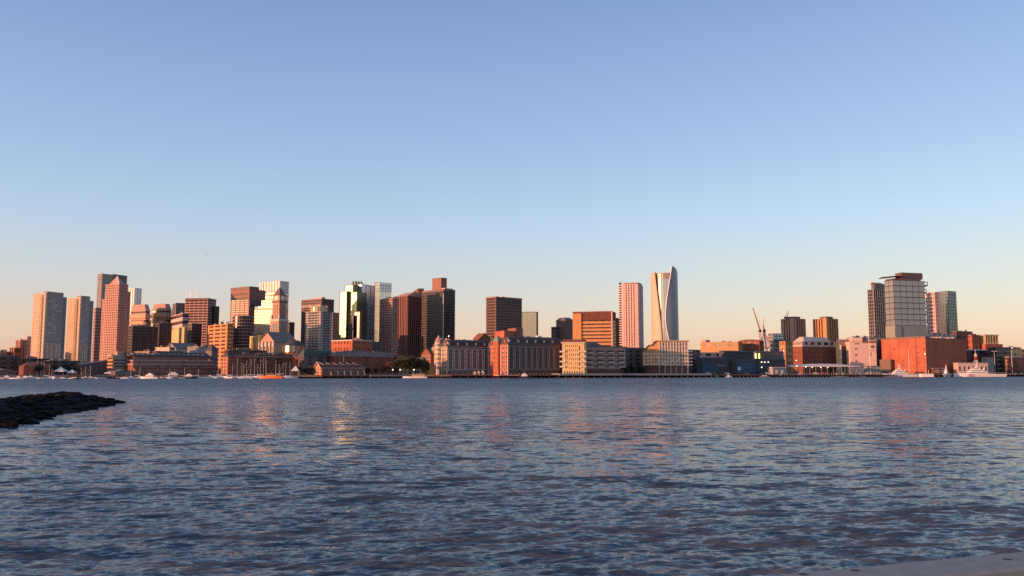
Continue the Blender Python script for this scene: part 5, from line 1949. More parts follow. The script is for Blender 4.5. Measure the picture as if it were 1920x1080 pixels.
for t, h in ((.17, .8), (.28, .8), (.40, .8), (.17, .45)):
    p = c + d * L * t + n * .4
    MB().prism(ngon(p.x, p.y, .5, 6), GROUND + (z - GROUND) * h, GROUND + (z - GROUND) * h + .8).build('lamp', M['lampon'], r_)
r_, P, z = shed('purple-grey upper shed with a yellow-lit left corner', 1412, 1421, 1470, 660, 52, 34, 'midgrey')
c = Vector(P[0])
for t in (-2.6, 1.0):
    MB().prism(ngon(c.x + t, c.y - .9, .55, 6), z - 8.2, z - 1.4).build('lit_stair_window', M['lampyel'], r_)
r_, P, z = shed('pale grey low office shed at the water edge under the yellow lamp', 1446, 1449, 1475, 690, -2, 28, 'grey', [(.2, .35, .1, .7, 'white'), (.6, .75, .1, .7, 'white')], 'roofpale')

# brick warehouse with rooftop terraces
r_, P, z = block('large brick warehouse with shaded lower walls behind the long pale canopy', 1472, 1504, 1572, 650, 105, 34, 'brick', 'glassdk', nf=6, nb=(8, 16), band=.72, pier=.72, bd=.1, pd=.15, cap=.6)
Q = sub(P, .02, .95, .05, .8)
mass(r_, Q, z, z + 5.2, 'pinkpale', 'glassdk', nf=1, nb=(5, 14), band=.4, pier=.4, bd=.3, cap=.5, names=('roof_storey_glazing', 'roof_storey_bands', 'roof_storey_piers'))
frustum(r_, sub(P, .1, .85, .1, .7), z + 6, 5, .1, .9, .3, .7, 'roofpale', 'roof_top_house', .2)
r_, P, z = block('small orange-roofed wing stepping left of the large brick warehouse', 1466, 1472, 1486, 640, 70, 40, 'orange', 'glassbrown', nf=5, nb=(3, 3), band=.5, pier=.45)
r_, P, ze, zr = gable_hall('gabled_warehouse', 'gabled building with a pale corner strip between brick warehouse and white-pink block', 1571, 1576, 1596, 647, 637, shore(1576) + 95, 30, 'greenslate', 'pinkstone', 'u', over=.8)
c = Vector(P[0])
MB().bar((c.x - .4, c.y - .9, GROUND), (c.x - .4, c.y - .9, ze), .9, 6).build('corner_strip', M['pale'], r_)

# canopy
D = shore(1540) - 2
root = thing('canopy', 'long low pale canopy roof over the quay in front of the brick warehouse', 'canopy', (ray(1540, 690)[0] * D, D, GROUND))
b = MB()
N = 26
for i in range(N):
    pa = 1481 + (1612 - 1481) * i / N; pb = 1481 + (1612 - 1481) * (i + 1) / N
    def hh(p):
        t = (p - 1481) / 131
        return .25 + 2.1 * math.sin(math.pi * min(1, max(0, t))) ** .6
    xa, za = at(pa, 686.5, D); xb, zb_ = at(pb, 686.5, D)
    z = za
    for (y0, h0), (y1, h1) in (((0, 0), (9, 1)), ((9, 1), (18, 0))):
        vs = [(xa, D + y0, z + hh(pa) * h0), (xb, D + y0, z + hh(pb) * h0), (xb, D + y1, z + hh(pb) * h1), (xa, D + y1, z + hh(pa) * h1)]
        vs += [(x, y, q - .5) for x, y, q in vs]
        b.add(vs, [(0, 1, 2, 3), (7, 6, 5, 4), (0, 4, 5, 1), (1, 5, 6, 2), (2, 6, 7, 3), (3, 7, 4, 0)])
b.build('roof', M['canopy'], root)
b = MB()
for i in range(12):
    x, _ = at(1486 + i * 11, 690, D)
    for y in (1, 16):
        b.bar((x, D + y, GROUND), (x, D + y, at(1486, 686.5, D)[1]), .25, 5)
b.build('posts', M['metal'], root, 'stuff')
for px, py in ((1493, 676), (1511, 688), (1494, 686), (1523, 689), (1539, 689), (1552, 689)):
    x, z = at(px, py, D - 2)
    MB().prism(ngon(x, D - 2, .42, 6), z - .3, z + .4).build('lamp', M['lampon'], root)

# white-pink block with a round emblem
def emblem_block():
    D = shore(1615) + 75
    xl = 1594
    a = Vector((ray(xl, 641)[0] * D, D))
    p = R(-4); d = Vector((math.cos(p), math.sin(p))); n = Vector((d.y, -d.x))
    L = (ray(1641, 641)[0] * D - a.x) / d.x
    z = at(1615, 641, D)[1]
    Q = [tuple(a), tuple(a + d * L), tuple(a + d * L - n * 22), tuple(a - n * 22)]
    root = thing('emblem_building', 'plain white-pink block with a round emblem near its upper right corner', 'building', (a.x, a.y, GROUND))
    MB().prism(Q, GROUND, z).build('walls', M['pinkpale'], root)
    MB().prism(offset(Q, .4), z, z + .6).build('parapet', M['pinkstone'], root)
    MB().prism(sub(Q, .1, .5, .1, .5), z + .6, z + 4.6).build('roof_house', M['pinkpale'], root)
    MB().prism(sub(Q, .45, 1.1, .3, .8), z + .6, z + 2.6).build('roof_plant', M['pinkstone'], root)
    MB().prism([tuple(a + d * L * .46 + n * .4), tuple(a + d * L * .98 + n * .4), tuple(a + d * L * .98), tuple(a + d * L * .46)], z - 1.3, z + 1).build('dark_eave', M['brownstone'], root)
    # emblem: ring with a centre bar
    cc = a + d * L * .86 + n * .25
    zz = z - 5.2
    r = MB()
    K = 18
    for i in range(K):
        t0, t1 = 2 * math.pi * i / K, 2 * math.pi * (i + 1) / K
        vs = []
        for t in (t0, t1):
            for rr in (1.0, 1.75):
                vs.append((cc.x + d.x * rr * math.cos(t), cc.y + d.y * rr * math.cos(t), zz + rr * math.sin(t)))
        o = [(x + n.x * .1, y + n.y * .1, q) for x, y, q in vs]
        r.add(vs + o, [(4, 5, 7, 6), (0, 2, 3, 1), (1, 3, 7, 5), (0, 4, 6, 2)])
    r.box(cc - d * .0, d, n, .35, 0, .1, zz - .3, zz + .3)
    r.build('emblem', M['bluepaint'], root)
    MB().box(a + d * L * .85, d, n, 2.6, .1, .3, z - 9.6, z - 9.1).build('lettering_line', M['midgrey'], root)
    b = MB()
    q = a + d * L * .76 + n * .2
    b.bar((q.x, q.y, z - 15), (q.x + .9, q.y, z - 11.6), .28, 4)
    b.build('slash_mark', M['bluepaint'], root)
    windows(root, a + d * L * .14, a + d * L * .28, GROUND + 4, z - 4, 1, 4, .7, .3, 'pinkpale', 'glassdk', 0, .02)
    windows(root, a + d * L * .34, a + d * L * .52, GROUND + 6, GROUND + 12, 2, 2, .4, .25, 'pinkpale', 'glassdk', 0, .02)
    MB().box(a + d * L * .25, d, n, L * .1, .02, .15, z - 2.4, z - 1.6).build('louvre', M['mull'], root)


emblem_block()
block('tall dark purple slot block between the white-pink block and the orange brick building', 1642, 1644, 1655, 637, 110, 36, 'darkstone', 'glassdk', nf=6, nb=(1, 2), band=.8, pier=.8)
block('pinkish rooftop-level block behind the white-pink block, under the lattice tower', 1586, 1600, 1655, 632, 110, 36, 'pinkpale', 'glassbrown', nf=6, nb=(4, 10), band=.7, pier=.6, un=8)


def big_brick():
    D = shore(1735) + 8
    P, z = rect(1652, 1735, 1811, 634, D, 42)
    root = thing('brick_block', 'very large plain orange brick building with few small windows on the right waterfront', 'building', (P[0][0], P[0][1], GROUND))
    c, r, b_, l = [Vector(q) for q in P]
    MB().prism(P, GROUND, z).build('walls', M['brickor'], root)
    MB().prism(offset(P, .35), z, z + .6).build('coping', M['brownstone'], root)
    MB().prism(sub(P, .0, .1, .0, .9), z + .6, z + 2).build('roof_upstand', M['brownstone'], root)
    d = (r - c).normalized(); n = Vector((d.y, -d.x)); L = (r - c).length
    dl = (c - l).normalized(); nl = Vector((dl.y, -dl.x)); LL = (c - l).length
    H = z - GROUND
    for t, hs in ((.97, (.88, .7, .55, .42, .2)), (.83, (.75, .6, .45, .3)), (.30, (.7,)), (.47, (.25, .4))):
        for h in hs:
            p = l + dl * LL * t
            windows(root, p - dl * .8, p + dl * .8, GROUND + H * h - 1, GROUND + H * h + 1, 1, 1, .7, .85, 'brickor', 'glassdk', 0, .02)
    rnd = random.Random(8)
    for i in range(9):
        for h in (.12, .28, .42, .60, .78):
            if rnd.random() < .3 + h * .3:
                continue
            p = c + d * L * (.16 + .1 * i)
            windows(root, p - d * .8, p + d * .8, GROUND + H * h - 1, GROUND + H * h + 1, 1, 1, .6, .8, 'brickor', 'glassdk', 0, .02)
    MB().prism([tuple(l + nl * .05 + dl * 1), tuple(l + nl * 6 + dl * 1), tuple(l + nl * 6 + dl * LL * .28), tuple(l + nl * .05 + dl * LL * .28)], GROUND, GROUND + H * .42).build('shade_box', M['brownstone'], root)  # added dark box in place of the shade patch at the lower left
    for i in range(1, 5):
        MB().box(l + dl * LL * i / 5, dl, nl, .15, 0, .12, GROUND, z - .1).build('wall_joint', M['brick'], root)
    for k in range(6):
        q = sub(P, .3 + .1 * k, .34 + .1 * k, .1, .3)
        MB().prism(q, z + .6, z + 1.2 + (k % 3) * .5).build('roof_vent', M['pinkpale'], root)


big_brick()
block('wide pale pink terrace range on the roofline behind the orange brick building', 1700, 1738, 1792, 625, 130, 40, 'pinkpale', 'glassbrown', nf=6, nb=(6, 8), band=.7, pier=.7, un=6)
block('dark red roofed block with white-painted plant right behind the orange brick building', 1785, 1800, 1823, 621, 150, 40, 'brick', 'glassdk', nf=7, nb=(3, 4), band=.6, pier=.5, un=6)
block('pale red range rising behind the right end of the orange brick building', 1812, 1822, 1836, 628, 120, 40, 'brickor', 'glassdk', nf=7, nb=(3, 4), band=.65, pier=.6, un=4)
# cream columned block on red plinth
D = shore(1855) + 120
P, z = rect(1834, 1846, 1870, 629, D, 30)
root = thing('columned_block', 'cream yellow columned hall standing on a red brick plinth at the right', 'building', (P[0][0], P[0][1], GROUND))
zb = at(1846, 645, D)[1]
mass(root, P, zb, z, 'yellow', 'glassbrown', nf=1, nb=(5, 9), band=.2, pier=.35, bd=.4, pd=.9, cap=1, capmat='cream', capd=1.2, names=('glazing', 'base_band', 'columns'))
MB().prism(offset(P, 3.5), GROUND, zb).build('brick_plinth', M['brickor'], root)
x, zt = at(1865, 621, D + 5)
MB().bar((x, D + 6, z), (x, D + 6, zt), .35, 5, .1).build('flagpole', M['white'], root)
block('dark arched-roof block in shade below the red plinth of the columned hall', 1808, 1814, 1852, 657, 60, 34, 'brickdk', 'glassdk', nf=4, nb=(2, 8), band=.45, pier=.35, roof=(1.5, .1, .9, .3, .7, 'roofpale'))
block('small grey stone block between the dark arched-roof block and the balcony hotel', 1848, 1851, 1862, 670, 26, 34, 'grey', 'glassdk', nf=4, nb=(2, 3), band=.55, pier=.6)
r_, P, z = block('dark hotel with stacked white balconies at the right, behind the lamp posts', 1852, 1868, 1896, 651, 36, 40, 'darkstone', 'glassdk', nf=6, nb=(3, 5), band=.35, pier=.3)
c, r, b_, l = [Vector(q) for q in P]
d = (r - c).normalized(); n = Vector((d.y, -d.x)); L = (r - c).length
for k in range(6):
    for t in (.12, .62):
        zz = GROUND + 1 + k * (z - GROUND - 1) / 6
        MB().box(c + d * L * t, d, n, L * .14, .1, 1.8, zz, zz + .9).build('balcony', M['grey'], r_)
block('tan block catching the low sun at the far right behind the balcony hotel', 1886, 1893, 1912, 651, 90, 36, 'yellow', 'glassbrown', nf=5, nb=(3, 6), band=.6, pier=.5, un=4)
block('dark flat block with a pale roof edge at the far right end of the waterfront', 1884, 1892, 1935, 669, 22, 30, 'brickdk', 'glassdk', nf=4, nb=(2, 10), band=.5, pier=.4, capmat='roofpale')
block('brown block at the extreme right edge above the dark flat block', 1905, 1909, 1940, 655, 120, 30, 'pinkstone', 'glassdk', nf=5, nb=(2, 6), band=.6, pier=.5, un=3)

# ------------------------------------------------------------------ trees on the far shore
def tree_meshes(seed, h, rad, m='leaf', n=1500):
    rs = np.random.RandomState(seed)
    clumps = []
    for i in range(16):
        a = rs.rand() * 6.28
        rr = rad * .62 * math.sqrt(rs.rand())
        clumps.append((math.cos(a) * rr, math.sin(a) * rr, h * (.42 + .42 * rs.rand()), rad * (.28 + .22 * rs.rand())))
    clumps.append((0, 0, h * .8, rad * .45))
    b = MB()
    for i in range(n):
        c = clumps[rs.randint(len(clumps))]
        v = rs.normal(size=3); v /= np.linalg.norm(v)
        r_ = c[3] * (.55 + .5 * rs.rand())
        p = Vector((c[0] + v[0] * r_, c[1] + v[1] * r_, c[2] + v[2] * r_ * .8))
        u = Vector(rs.normal(size=3)).normalized(); w_ = u.orthogonal().normalized()
        s_ = .18 + .24 * rs.rand()
        b.add([p + u * s_, p + w_ * s_ * .6, p - u * s_, p - w_ * s_ * .6], [(0, 1, 2, 3)])
    crown = b.build('crown', M[m], None, origin=(0, 0, 0))
    t = MB()
    t.bar((0, 0, 0), (0, 0, h * .5), .32, 7, .2)
    for i in range(6):
        a = i * 1.05
        t.bar((0, 0, h * (.3 + .04 * i)), (math.cos(a) * rad * .6, math.sin(a) * rad * .6, h * (.55 + .05 * i)), .14, 5, .05)
    trunk = t.build('trunk', M['bark'], None, origin=(0, 0, 0))
    me = (crown.data, trunk.data)
    bpy.data.objects.remove(crown); bpy.data.objects.remove(trunk)
    return me


TM = [tree_meshes(1, 11, 5.0), tree_meshes(2, 9, 4.2), tree_meshes(3, 12, 5.6), tree_meshes(4, 8, 4.0, 'leafred', 900), tree_meshes(5, 6, 3.2, 'leaf', 700)]


def tree(px, off, kind, sc_, label, group=None, name='tree'):
    D = shore(px) + off
    x = ray(px, 700)[0] * D
    o = thing(name, label, 'tree', (x, D, GROUND), group)
    for nm, me in zip(('crown', 'trunk'), TM[kind]):
        q = bpy.data.objects.new(nm, me)
        COL.objects.link(q)
        q.parent = o
    o.scale = (sc_, sc_, sc_)
    o.rotation_euler = (0, 0, px * .37)


G1 = 'dark trees in the waterfront park left of the turreted wharf hotel'
PL = ['leftmost', 'second from left', 'third from left', 'fourth from left', 'middle one', 'fourth from right', 'third from right', 'second from right', 'rightmost']
for px, off, k, s_ in ((734, 10, 3, 1.0), (744, 6, 1, 1.0), (752, 12, 0, 1.0), (760, 5, 2, .9), (768, 11, 0, 1.05), (775, 5, 2, 1.0), (783, 9, 1, 1.1), (790, 4, 0, .85), (797, 9, 1, .9)):
    tree(px, off, k, s_ * 1.45, 'dark park tree, ' + PL.pop(0) + ' of the clump left of the turreted wharf hotel', G1)
G2 = 'dark trees between the brown wing and the cream block'
PL = ['leftmost of six', 'second of six', 'third of six', 'fourth of six', 'fifth of six', 'last of six']
for px, off, k, s_ in ((1168, 6, 1, .8), (1176, 3, 4, 1.1), (1183, 8, 1, 1.0), (1191, 4, 4, 1.3), (1199, 8, 1, .9), (1207, 5, 4, 1.2)):
    tree(px, off, k, s_, 'dark tree before the shaded block, ' + PL.pop(0) + ' left of the cream block', G2)
G3 = 'dark trees on the quay below the twin pale towers'
PL = ['just right of the red octagonal house', 'before the leftmost bare pole', 'among the three bare pale poles', 'left of the larger white tent', 'between the two white tents', 'just right of the small white tents', 'at the foot of the angular hall']
for px, off, k, s_ in ((55, 6, 1, .9), (64, 10, 0, .8), (74, 6, 1, .9), (100, 14, 4, 1.2), (128, 12, 4, 1.3), (140, 14, 1, .8), (150, 6, 4, 1.2)):
    tree(px, off, k, s_, 'dark quayside tree ' + PL.pop(0), G3)
G4 = 'thin reddish trees by the sawtooth hall and brown wharf block'
PL = ['beside the pale booth tent', 'second left of the sawtooth hall gable', 'nearest to the sawtooth hall gable', 'at the right end of the sawtooth hall', 'before the middle of the long low brick building', 'before the right end of the long low brick building']
for px, off, k, s_ in ((562, 3, 3, .9), (572, 1, 4, .9), (582, 4, 3, .9), (690, 8, 4, .9), (705, 8, 4, .9), (722, 8, 3, .9)):
    tree(px, off, k, s_, 'small dull tree ' + PL.pop(0), G4)
tree(470, 58, 2, 1.3, 'taller dark tree crown rising behind the brown wharf block', None)
tree(1560, 30, 4, 1.2, 'small dark tree beside the long pale canopy', None)
tree(1826, 24, 1, 1.1, 'dark round tree right of the orange brick building', None)


# ------------------------------------------------------------------ boats and piers
def hull(mb, x, y, z, L, B, H, ang, m=0, bow=.35, n=9, sheer=.25):
    """lofted hull, bow towards ang, z is the waterline"""
    ca, sa = math.cos(ang), math.sin(ang)
    rings = []
    for i in range(n + 1):
        t = i / n
        w_ = B / 2 * (1 if t < 1 - bow else max(.03, math.cos((t - (1 - bow)) / bow * math.pi / 2) ** .8)) * (.82 + .18 * min(1, t * 4))
        hh = H * (1 + sheer * t * t)
        lx = -L / 2 + L * t
        rings.append([(lx - (0 if t < .95 else -.0), -w_, hh), (lx, -w_ * .75, -.35), (lx, w_ * .75, -.35), (lx, w_, hh)])
    vs = []
    for r_ in rings:
        for (a, b, c) in r_:
            vs.append((x + a * ca - b * sa, y + a * sa + b * ca, z + c))
    fs = []
    for i in range(n):
        o = i * 4
        for k in range(4):
            fs.append((o + k, o + (k + 1) % 4, o + 4 + (k + 1) % 4, o + 4 + k))
    fs += [(3, 2, 1, 0), tuple(n * 4 + k for k in range(4))]
    return mb.add(vs, fs, m)


def obox(x, y, ang, l0, l1, w_):
    ca, sa = math.cos(ang), math.sin(ang)
    return [(x + a * ca - b * sa, y + a * sa + b * ca) for a, b in ((l0, -w_), (l1, -w_), (l1, w_), (l0, w_))]


def boat_pos(px, off):
    D = shore(px) - off
    return ray(px, 705)[0] * D, D


def sailboat(px, off, L, mast, ang, label, hm='white', group=None, wood=False):
    x, y = boat_pos(px, off)
    root = thing('sailboat', label, 'sailboat', (x, y, 0), group)
    hull(MB(), x, y, 0, L, L * .28, L * .11, ang, bow=.6).build('hull', M[hm], root)
    MB().prism(obox(x, y, ang, -L * .12, L * .2, L * .07), L * .1, L * .1 + .7).build('cabin', M['white'], root)
    MB().bar((x, y, .5), (x, y, mast), .13, 5, .07).build('mast', M['pale' if not wood else 'timber'], root)
    ca, sa = math.cos(ang), math.sin(ang)
    MB().bar((x, y, L * .1 + 1.5), (x - ca * L * .38, y - sa * L * .38, L * .1 + 1.4), .2, 5).build('boom', M['bluepaint' if int(px) % 2 else 'white'], root)
    r_ = MB()
    r_.bar((x, y, mast - .2), (x + ca * L * .5, y + sa * L * .5, L * .13), .035, 3)
    r_.bar((x, y, mast - .2), (x - ca * L * .48, y - sa * L * .48, L * .12), .035, 3)
    r_.build('rigging', M['metal'], root, 'stuff')


def motorboat(px, off, L, ang, label, hm='white', group=None, cab=1.0, flag=False, name='motorboat'):
    L = L * .78
    x, y = boat_pos(px, off)
    root = thing(name, label, 'boat', (x, y, 0), group)
    H = L * .10
    hull(MB(), x, y, 0, L, L * .3, H, ang, bow=.5).build('hull', M[hm], root)
    cb_ = MB().prism(obox(x, y, ang, -L * .25, L * .18, L * .11), H * .9, H + L * .075 * cab).build('cabin', M['white'], root)
    MB().prism(obox(x, y, ang, -L * .22, L * .185, L * .113), H + L * .03, H + L * .055).build('cabin_window', M['glassdk'], cb_)
    if cab > 1:
        MB().prism(obox(x, y, ang, -L * .15, L * .06, L * .08), H + L * .075 * cab, H + L * .12 * cab).build('flybridge', M['white'], root)
        MB().bar((x, y, H + L * .12 * cab), (x, y, H + L * .24 * cab), .08, 4).build('radar_mast', M['metal'], root)


rb = random.Random(21)
GM = 'sailboats moored in the marina before the brown wharf block'
BL = ['leftmost of the marina masts', 'left of the pink-lit brick end block', 'before the pink-lit brick end block',
      'first one right of the pink-lit brick end block', 'second right of the pink-lit brick end block', 'third right of the pink-lit brick end block',
      'fourth right of the pink-lit brick end block', 'sixth left of the orange schooner', 'fifth left of the orange schooner', 'fourth left of the orange schooner',
      'third left of the orange schooner', 'second left of the orange schooner', 'right beside the bow of the orange schooner', '', '',
      'right beside the stern of the orange schooner', 'second right of the orange schooner', 'third right of the orange schooner',
      'second left of the pale booth tent', 'nearest to the pale booth tent']
masts = [416, 424, 437, 445, 452, 458, 463, 470, 476, 482, 487, 494, 499, 505, 511, 517, 523, 530, 537, 543]
for i, px in enumerate(masts):
    if px in (505, 511):
        continue
    sailboat(px + rb.uniform(-1.5, 1.5), rb.uniform(6, 24), rb.uniform(8, 12), rb.uniform(10, 15.5), rb.uniform(-.4, .4) + (math.pi if i % 2 else 0),
             'moored white sailboat, bare mast, ' + BL[i], group=GM)
sailboat(409, 14, 9, 14.5, .2, 'white sailboat with a tall pale mast lying off the brick hotel')
# schooner, the orange sunlight put into its hull colour
x, y = boat_pos(508, 30)
root = thing('schooner', 'two-masted orange-lit schooner lying left of the small gabled sawtooth hall', 'sailing ship', (x, y, 0))
hull(MB(), x, y, 0, 18, 4.2, 1.6, math.pi - .1, bow=.6).build('hull', M['orangepaint'], root)
MB().prism(obox(x, y, math.pi - .1, -4, 3, 1.1), 1.7, 2.5).build('deckhouse', M['tan'], root)
for dx in (-3.6, 3.4):
    MB().bar((x + dx, y, 1), (x + dx, y, 13), .18, 6, .09).build('mast', M['tan'], root)
MB().bar((x - 8.6, y + .8, 1.9), (x - 12, y + 1, 2.8), .12, 5, .06).build('bowsprit', M['tan'], root)
for dx in (-3.2, 3.8):
    MB().bar((x + dx, y, 3.2), (x + dx + 5, y, 3.4), .22, 5).build('boom', M['pinkpale'], root)

for px, off, L, a, lab, cab in (
        (6, 20, 8, .2, 'small white motorboat at the extreme left edge of the waterfront', 1.0),
        (14, 12, 10, .1, 'white cabin boat at far left, below the pale shed roof', 1.6),
        (25, 22, 7, 3.0, 'small white boat just left of the red octagonal wharf house front', 1.0),
        (36, 26, 9, .1, 'white cabin boat moored before the left side of the red octagonal house', 1.6),
        (47, 20, 9, 3.1, 'white cabin boat moored before the right side of the red octagonal house', 1.6),
        (58, 24, 10, .2, 'white motorboat in shadow just right of the red octagonal house', 1.6),
        (68, 16, 8, 3.0, 'small pale motorboat below the left edge of the first pale tower', 1.0),
        (118, 22, 9, .1, 'white boat below the peaked white tent', 1.0),
        (280, 28, 16, 3.1, 'orange-lit white cabin cruiser before the left part of the brick hotel', 1.7),
        (327, 14, 20, .05, 'wide grey-white ferry berthed before the brick hotel', 1.6),
        (356, 22, 15, 0.0, 'brown-hulled excursion boat with a lit white wheelhouse before the hotel', 1.5),
        (381, 16, 8, .3, 'small white boat among floats at the right of the brick hotel', 1.0),
        (393, 20, 10, 3.0, 'white cruiser left of the tall-masted white sailboat', 1.6),
        (527, 26, 9, .2, 'white motorboat right of the two-masted schooner', 1.0),
        (536, 20, 8, 3.0, 'small pale motorboat left of the sawtooth hall quay', 1.0),
        (984, 32, 14, .05, 'white and dark workboat with a mast below the big red-fronted building', 1.9),
        (1343, 16, 10, 3.1, 'small white boat before the dark boatyard shed with the deep blue door', 1.0),
        (1366, 20, 9, .1, 'small pale boat between the two blue-fronted boatyard sheds', 1.6),
        (1432, 14, 13, 3.1, 'low grey workboat before the shed with three lamps', 1.0),
        (1500, 14, 14, .1, 'dark workboat hauled up under the left end of the pale canopy', 1.5),
        (1568, 14, 13, 3.1, 'white cabin boat moored under the right half of the pale canopy', 1.6),
        (1581, 12, 12, .1, 'white boat with raised cabin just right of the pale canopy centre', 1.9),
        (1613, 16, 12, 3.0, 'grey workboat in front of the white-pink emblem block', 1.6)):
    motorboat(px, off, L, a, lab, 'hulldark' if 'dark' in lab or 'brown' in lab else ('midgrey' if 'grey' in lab else 'white'), cab=cab)


RG = 'small runabouts tied up along the floating piers'
RL = {}
for px in (88, 94, 101, 108, 128, 139, 147, 156, 166, 178, 190, 222, 236, 303, 314, 340, 350, 367, 374, 400):
    where = ('before the three bare pale poles' if px < 105 else 'between the larger white tent and the angular hall' if px < 150 else 'before the angular hall' if px < 200
             else 'before the low grey-roofed pier pavilion' if px < 240 else 'before the left half of the brick hotel' if px < 345 else 'before the right half of the brick hotel')
    motorboat(px, rb.uniform(10, 28), rb.uniform(6.5, 9.5), rb.choice((.1, 3.0, .6, 2.6)), 'small ' + ('dark-hulled' if px % 3 == 0 else 'white') + ' runabout tied up ' + where,
              'hulldark' if px % 3 == 0 else 'white', group=RG, cab=rb.choice((.8, 1.0, 1.4)), name='runabout')
for i, px in enumerate((92, 97, 152, 160, 169, 245, 262, 318, 346, 372)):
    sailboat(px, rb.uniform(8, 22), rb.uniform(7, 9), rb.uniform(7, 11), rb.uniform(-.4, .4),
             'small moored sailboat with a thin mast ' + ('before the dark low block' if px < 110 else 'before the angular hall' if px < 180 else 'before the striped block' if px < 250 else 'before the brick hotel'),
             group='thin-masted sailboats scattered left of the marina')


def tent(px, top, w_, off, label, m='white'):
    D = shore(px) + off
    x = ray(px, 700)[0] * D
    zt = at(px, top, D)[1]
    root = thing('tent', label, 'tent', (x, D, GROUND))
    q = [(x - w_, D - w_), (x + w_, D - w_), (x + w_, D + w_), (x - w_, D + w_)]
    ze = GROUND + (zt - GROUND) * .45
    MB().prism(q, ze, ze + .5).prism(q, ze + .5, zt, top=[(x - .1, D - .1), (x + .1, D - .1), (x + .1, D + .1), (x - .1, D + .1)]).build('roof', M[m], root)
    for a, b in q:
        MB().bar((a, b, GROUND), (a, b, ze), .15, 4).build('pole', M['metal'], root)


tent(114, 688.5, 3.4, 3, 'peaked white tent on the quay below the gap between the twin pale towers')
tent(134, 685.5, 2.0, 14, 'upper small white peaked tent right of the larger tent')
tent(135, 693, 2.2, 2, 'lower small white peaked tent right of the larger tent')
tent(205, 696.5, 2.6, 1, 'small domed cream tent at the foot of the striped block')
tent(554, 686, 2.6, 0, 'small pale lit booth tent below the round-fronted brick house')


def deck(label, px0, px1, o0, o1, zt, m='quay', name='pier', th=.9, piles=True, step=6, rail=False):
    root = thing(name, label, 'pier', (*strip(px0, px1, o0, o1)[0], 0))
    P = strip(px0, px1, o0, o1)
    MB().prism(P, zt - th, zt).build('deck', M[m], root)
    if piles:
        b = MB()
        a, c = Vector(P[0]), Vector(P[1])
        n = max(2, int((c - a).length / step))
        w_ = Vector(P[3]) - a
        for i in range(n + 1):
            for t in (.06, .94):
                p = a + (c - a) * (i + .001) / (n + .002) + w_ * t
                b.bar((p.x, p.y, -3), (p.x, p.y, zt - th + .02), .22, 5)
        b.build('piles', M['timber'], root, 'stuff')
    if rail:
        b = MB()
        a, c = Vector(P[0]), Vector(P[1])
        n = int((c - a).length / 3)
        for i in range(n + 1):
            p = a + (c - a) * i / n
            b.bar((p.x, p.y, zt), (p.x, p.y, zt + 1.1), .06, 4)
        for h in (.55, 1.1):
            b.bar((a.x, a.y, zt + h), (c.x, c.y, zt + h), .05, 4)
        b.build('railing', M['metal'], root, 'stuff')
    return root


deck('pale concrete pier slab running below the buff-yellow block to the brown wing', 1028, 1142, 2, 26, 3.5, 'coping', th=1.6)
deck('pale concrete pier slab in shade below the brown wing and cream block', 1143, 1313, 2, 20, 3.4, 'coping', th=1.5)
deck('low timber pier before the twin pale towers, lit orange', 66, 130, 8, 16, 1.1, 'orange', th=.5)  # the orange sunlight is put into the deck colour
deck('dark timber pier with railing left of the angular hall', 132, 176, 2, 14, 2.6, 'timber', rail=True)
deck('low floating pier in front of the brick hotel', 300, 400, 3, 9, 1.0, 'roofpale', th=.6)
deck('floating pier under the marina masts', 402, 500, 4, 8, .9, 'roofgrey', th=.5)
deck('orange-lit quay apron from the schooner to the sawtooth hall', 516, 600, 1.5, 14, 2.2, 'orange', th=1.2)  # orange sunlight on the apron put into its colour
deck('dark timber apron with buttresses along the sawtooth hall', 601, 688, 1.5, 12, 2.4, 'brickdk', th=1.0)
deck('grey railed pier in front of the long low brick building and dark trees', 689, 762, 1.5, 16, 2.2, 'quay', rail=True)
deck('orange-lit pier left of the turreted wharf hotel', 772, 838, 1.5, 10, 2.3, 'orange', th=1.0)  # deck colour carries the orange sunlight
deck('dark quay apron on piles below the dark wharf hotel', 840, 916, 1.5, 12, 2.5, 'brickdk', rail=True)
deck('reddish quay apron below the big red-fronted wharf building', 917, 955, 1.5, 26, 2.5, 'pinkstone', rail=True)
deck('dark apron with piles behind the white workboat', 956, 1026, 1.5, 24, 2.6, 'brickdk', rail=True)
deck('dark boatyard pier on many piles at the blue-fronted sheds', 1316, 1444, 2, 12, 2.6, 'timber', step=4)
deck('dark timber pier on many piles below the pale canopy', 1446, 1650, 2, 16, 2.6, 'timber', step=3.5, rail=True)
deck('dark pier behind the moored white cutters at the right', 1652, 1886, 2, 10, 2.7, 'timber', step=5)
deck('grey pier with thick piles at the far right end', 1887, 1960, 2, 18, 3.0, 'quay', step=5, rail=True)

# long white boat before the park
x, y = boat_pos(778, 26)
root = thing('launch', 'long low white launch lying off the dark park trees', 'boat', (x, y, 0))
hull(MB(), x, y, 0, 19, 3.8, 1.1, math.pi, bow=.5).build('hull', M['white'], root)
MB().prism(obox(x, y, math.pi, -7.5, 2, 1.5), 1.1, 2.2).build('cabin', M['tan'], root)
MB().prism(obox(x, y, math.pi, -8, 2.6, 1.7), 2.9, 3.2).build('canopy', M['canopy'], root)
for a in (-7, -3, 1):
    MB().bar((x - a, y - 1.3, 2.1), (x - a, y - 1.3, 2.95), .07, 4).build('canopy_post', M['metal'], root)
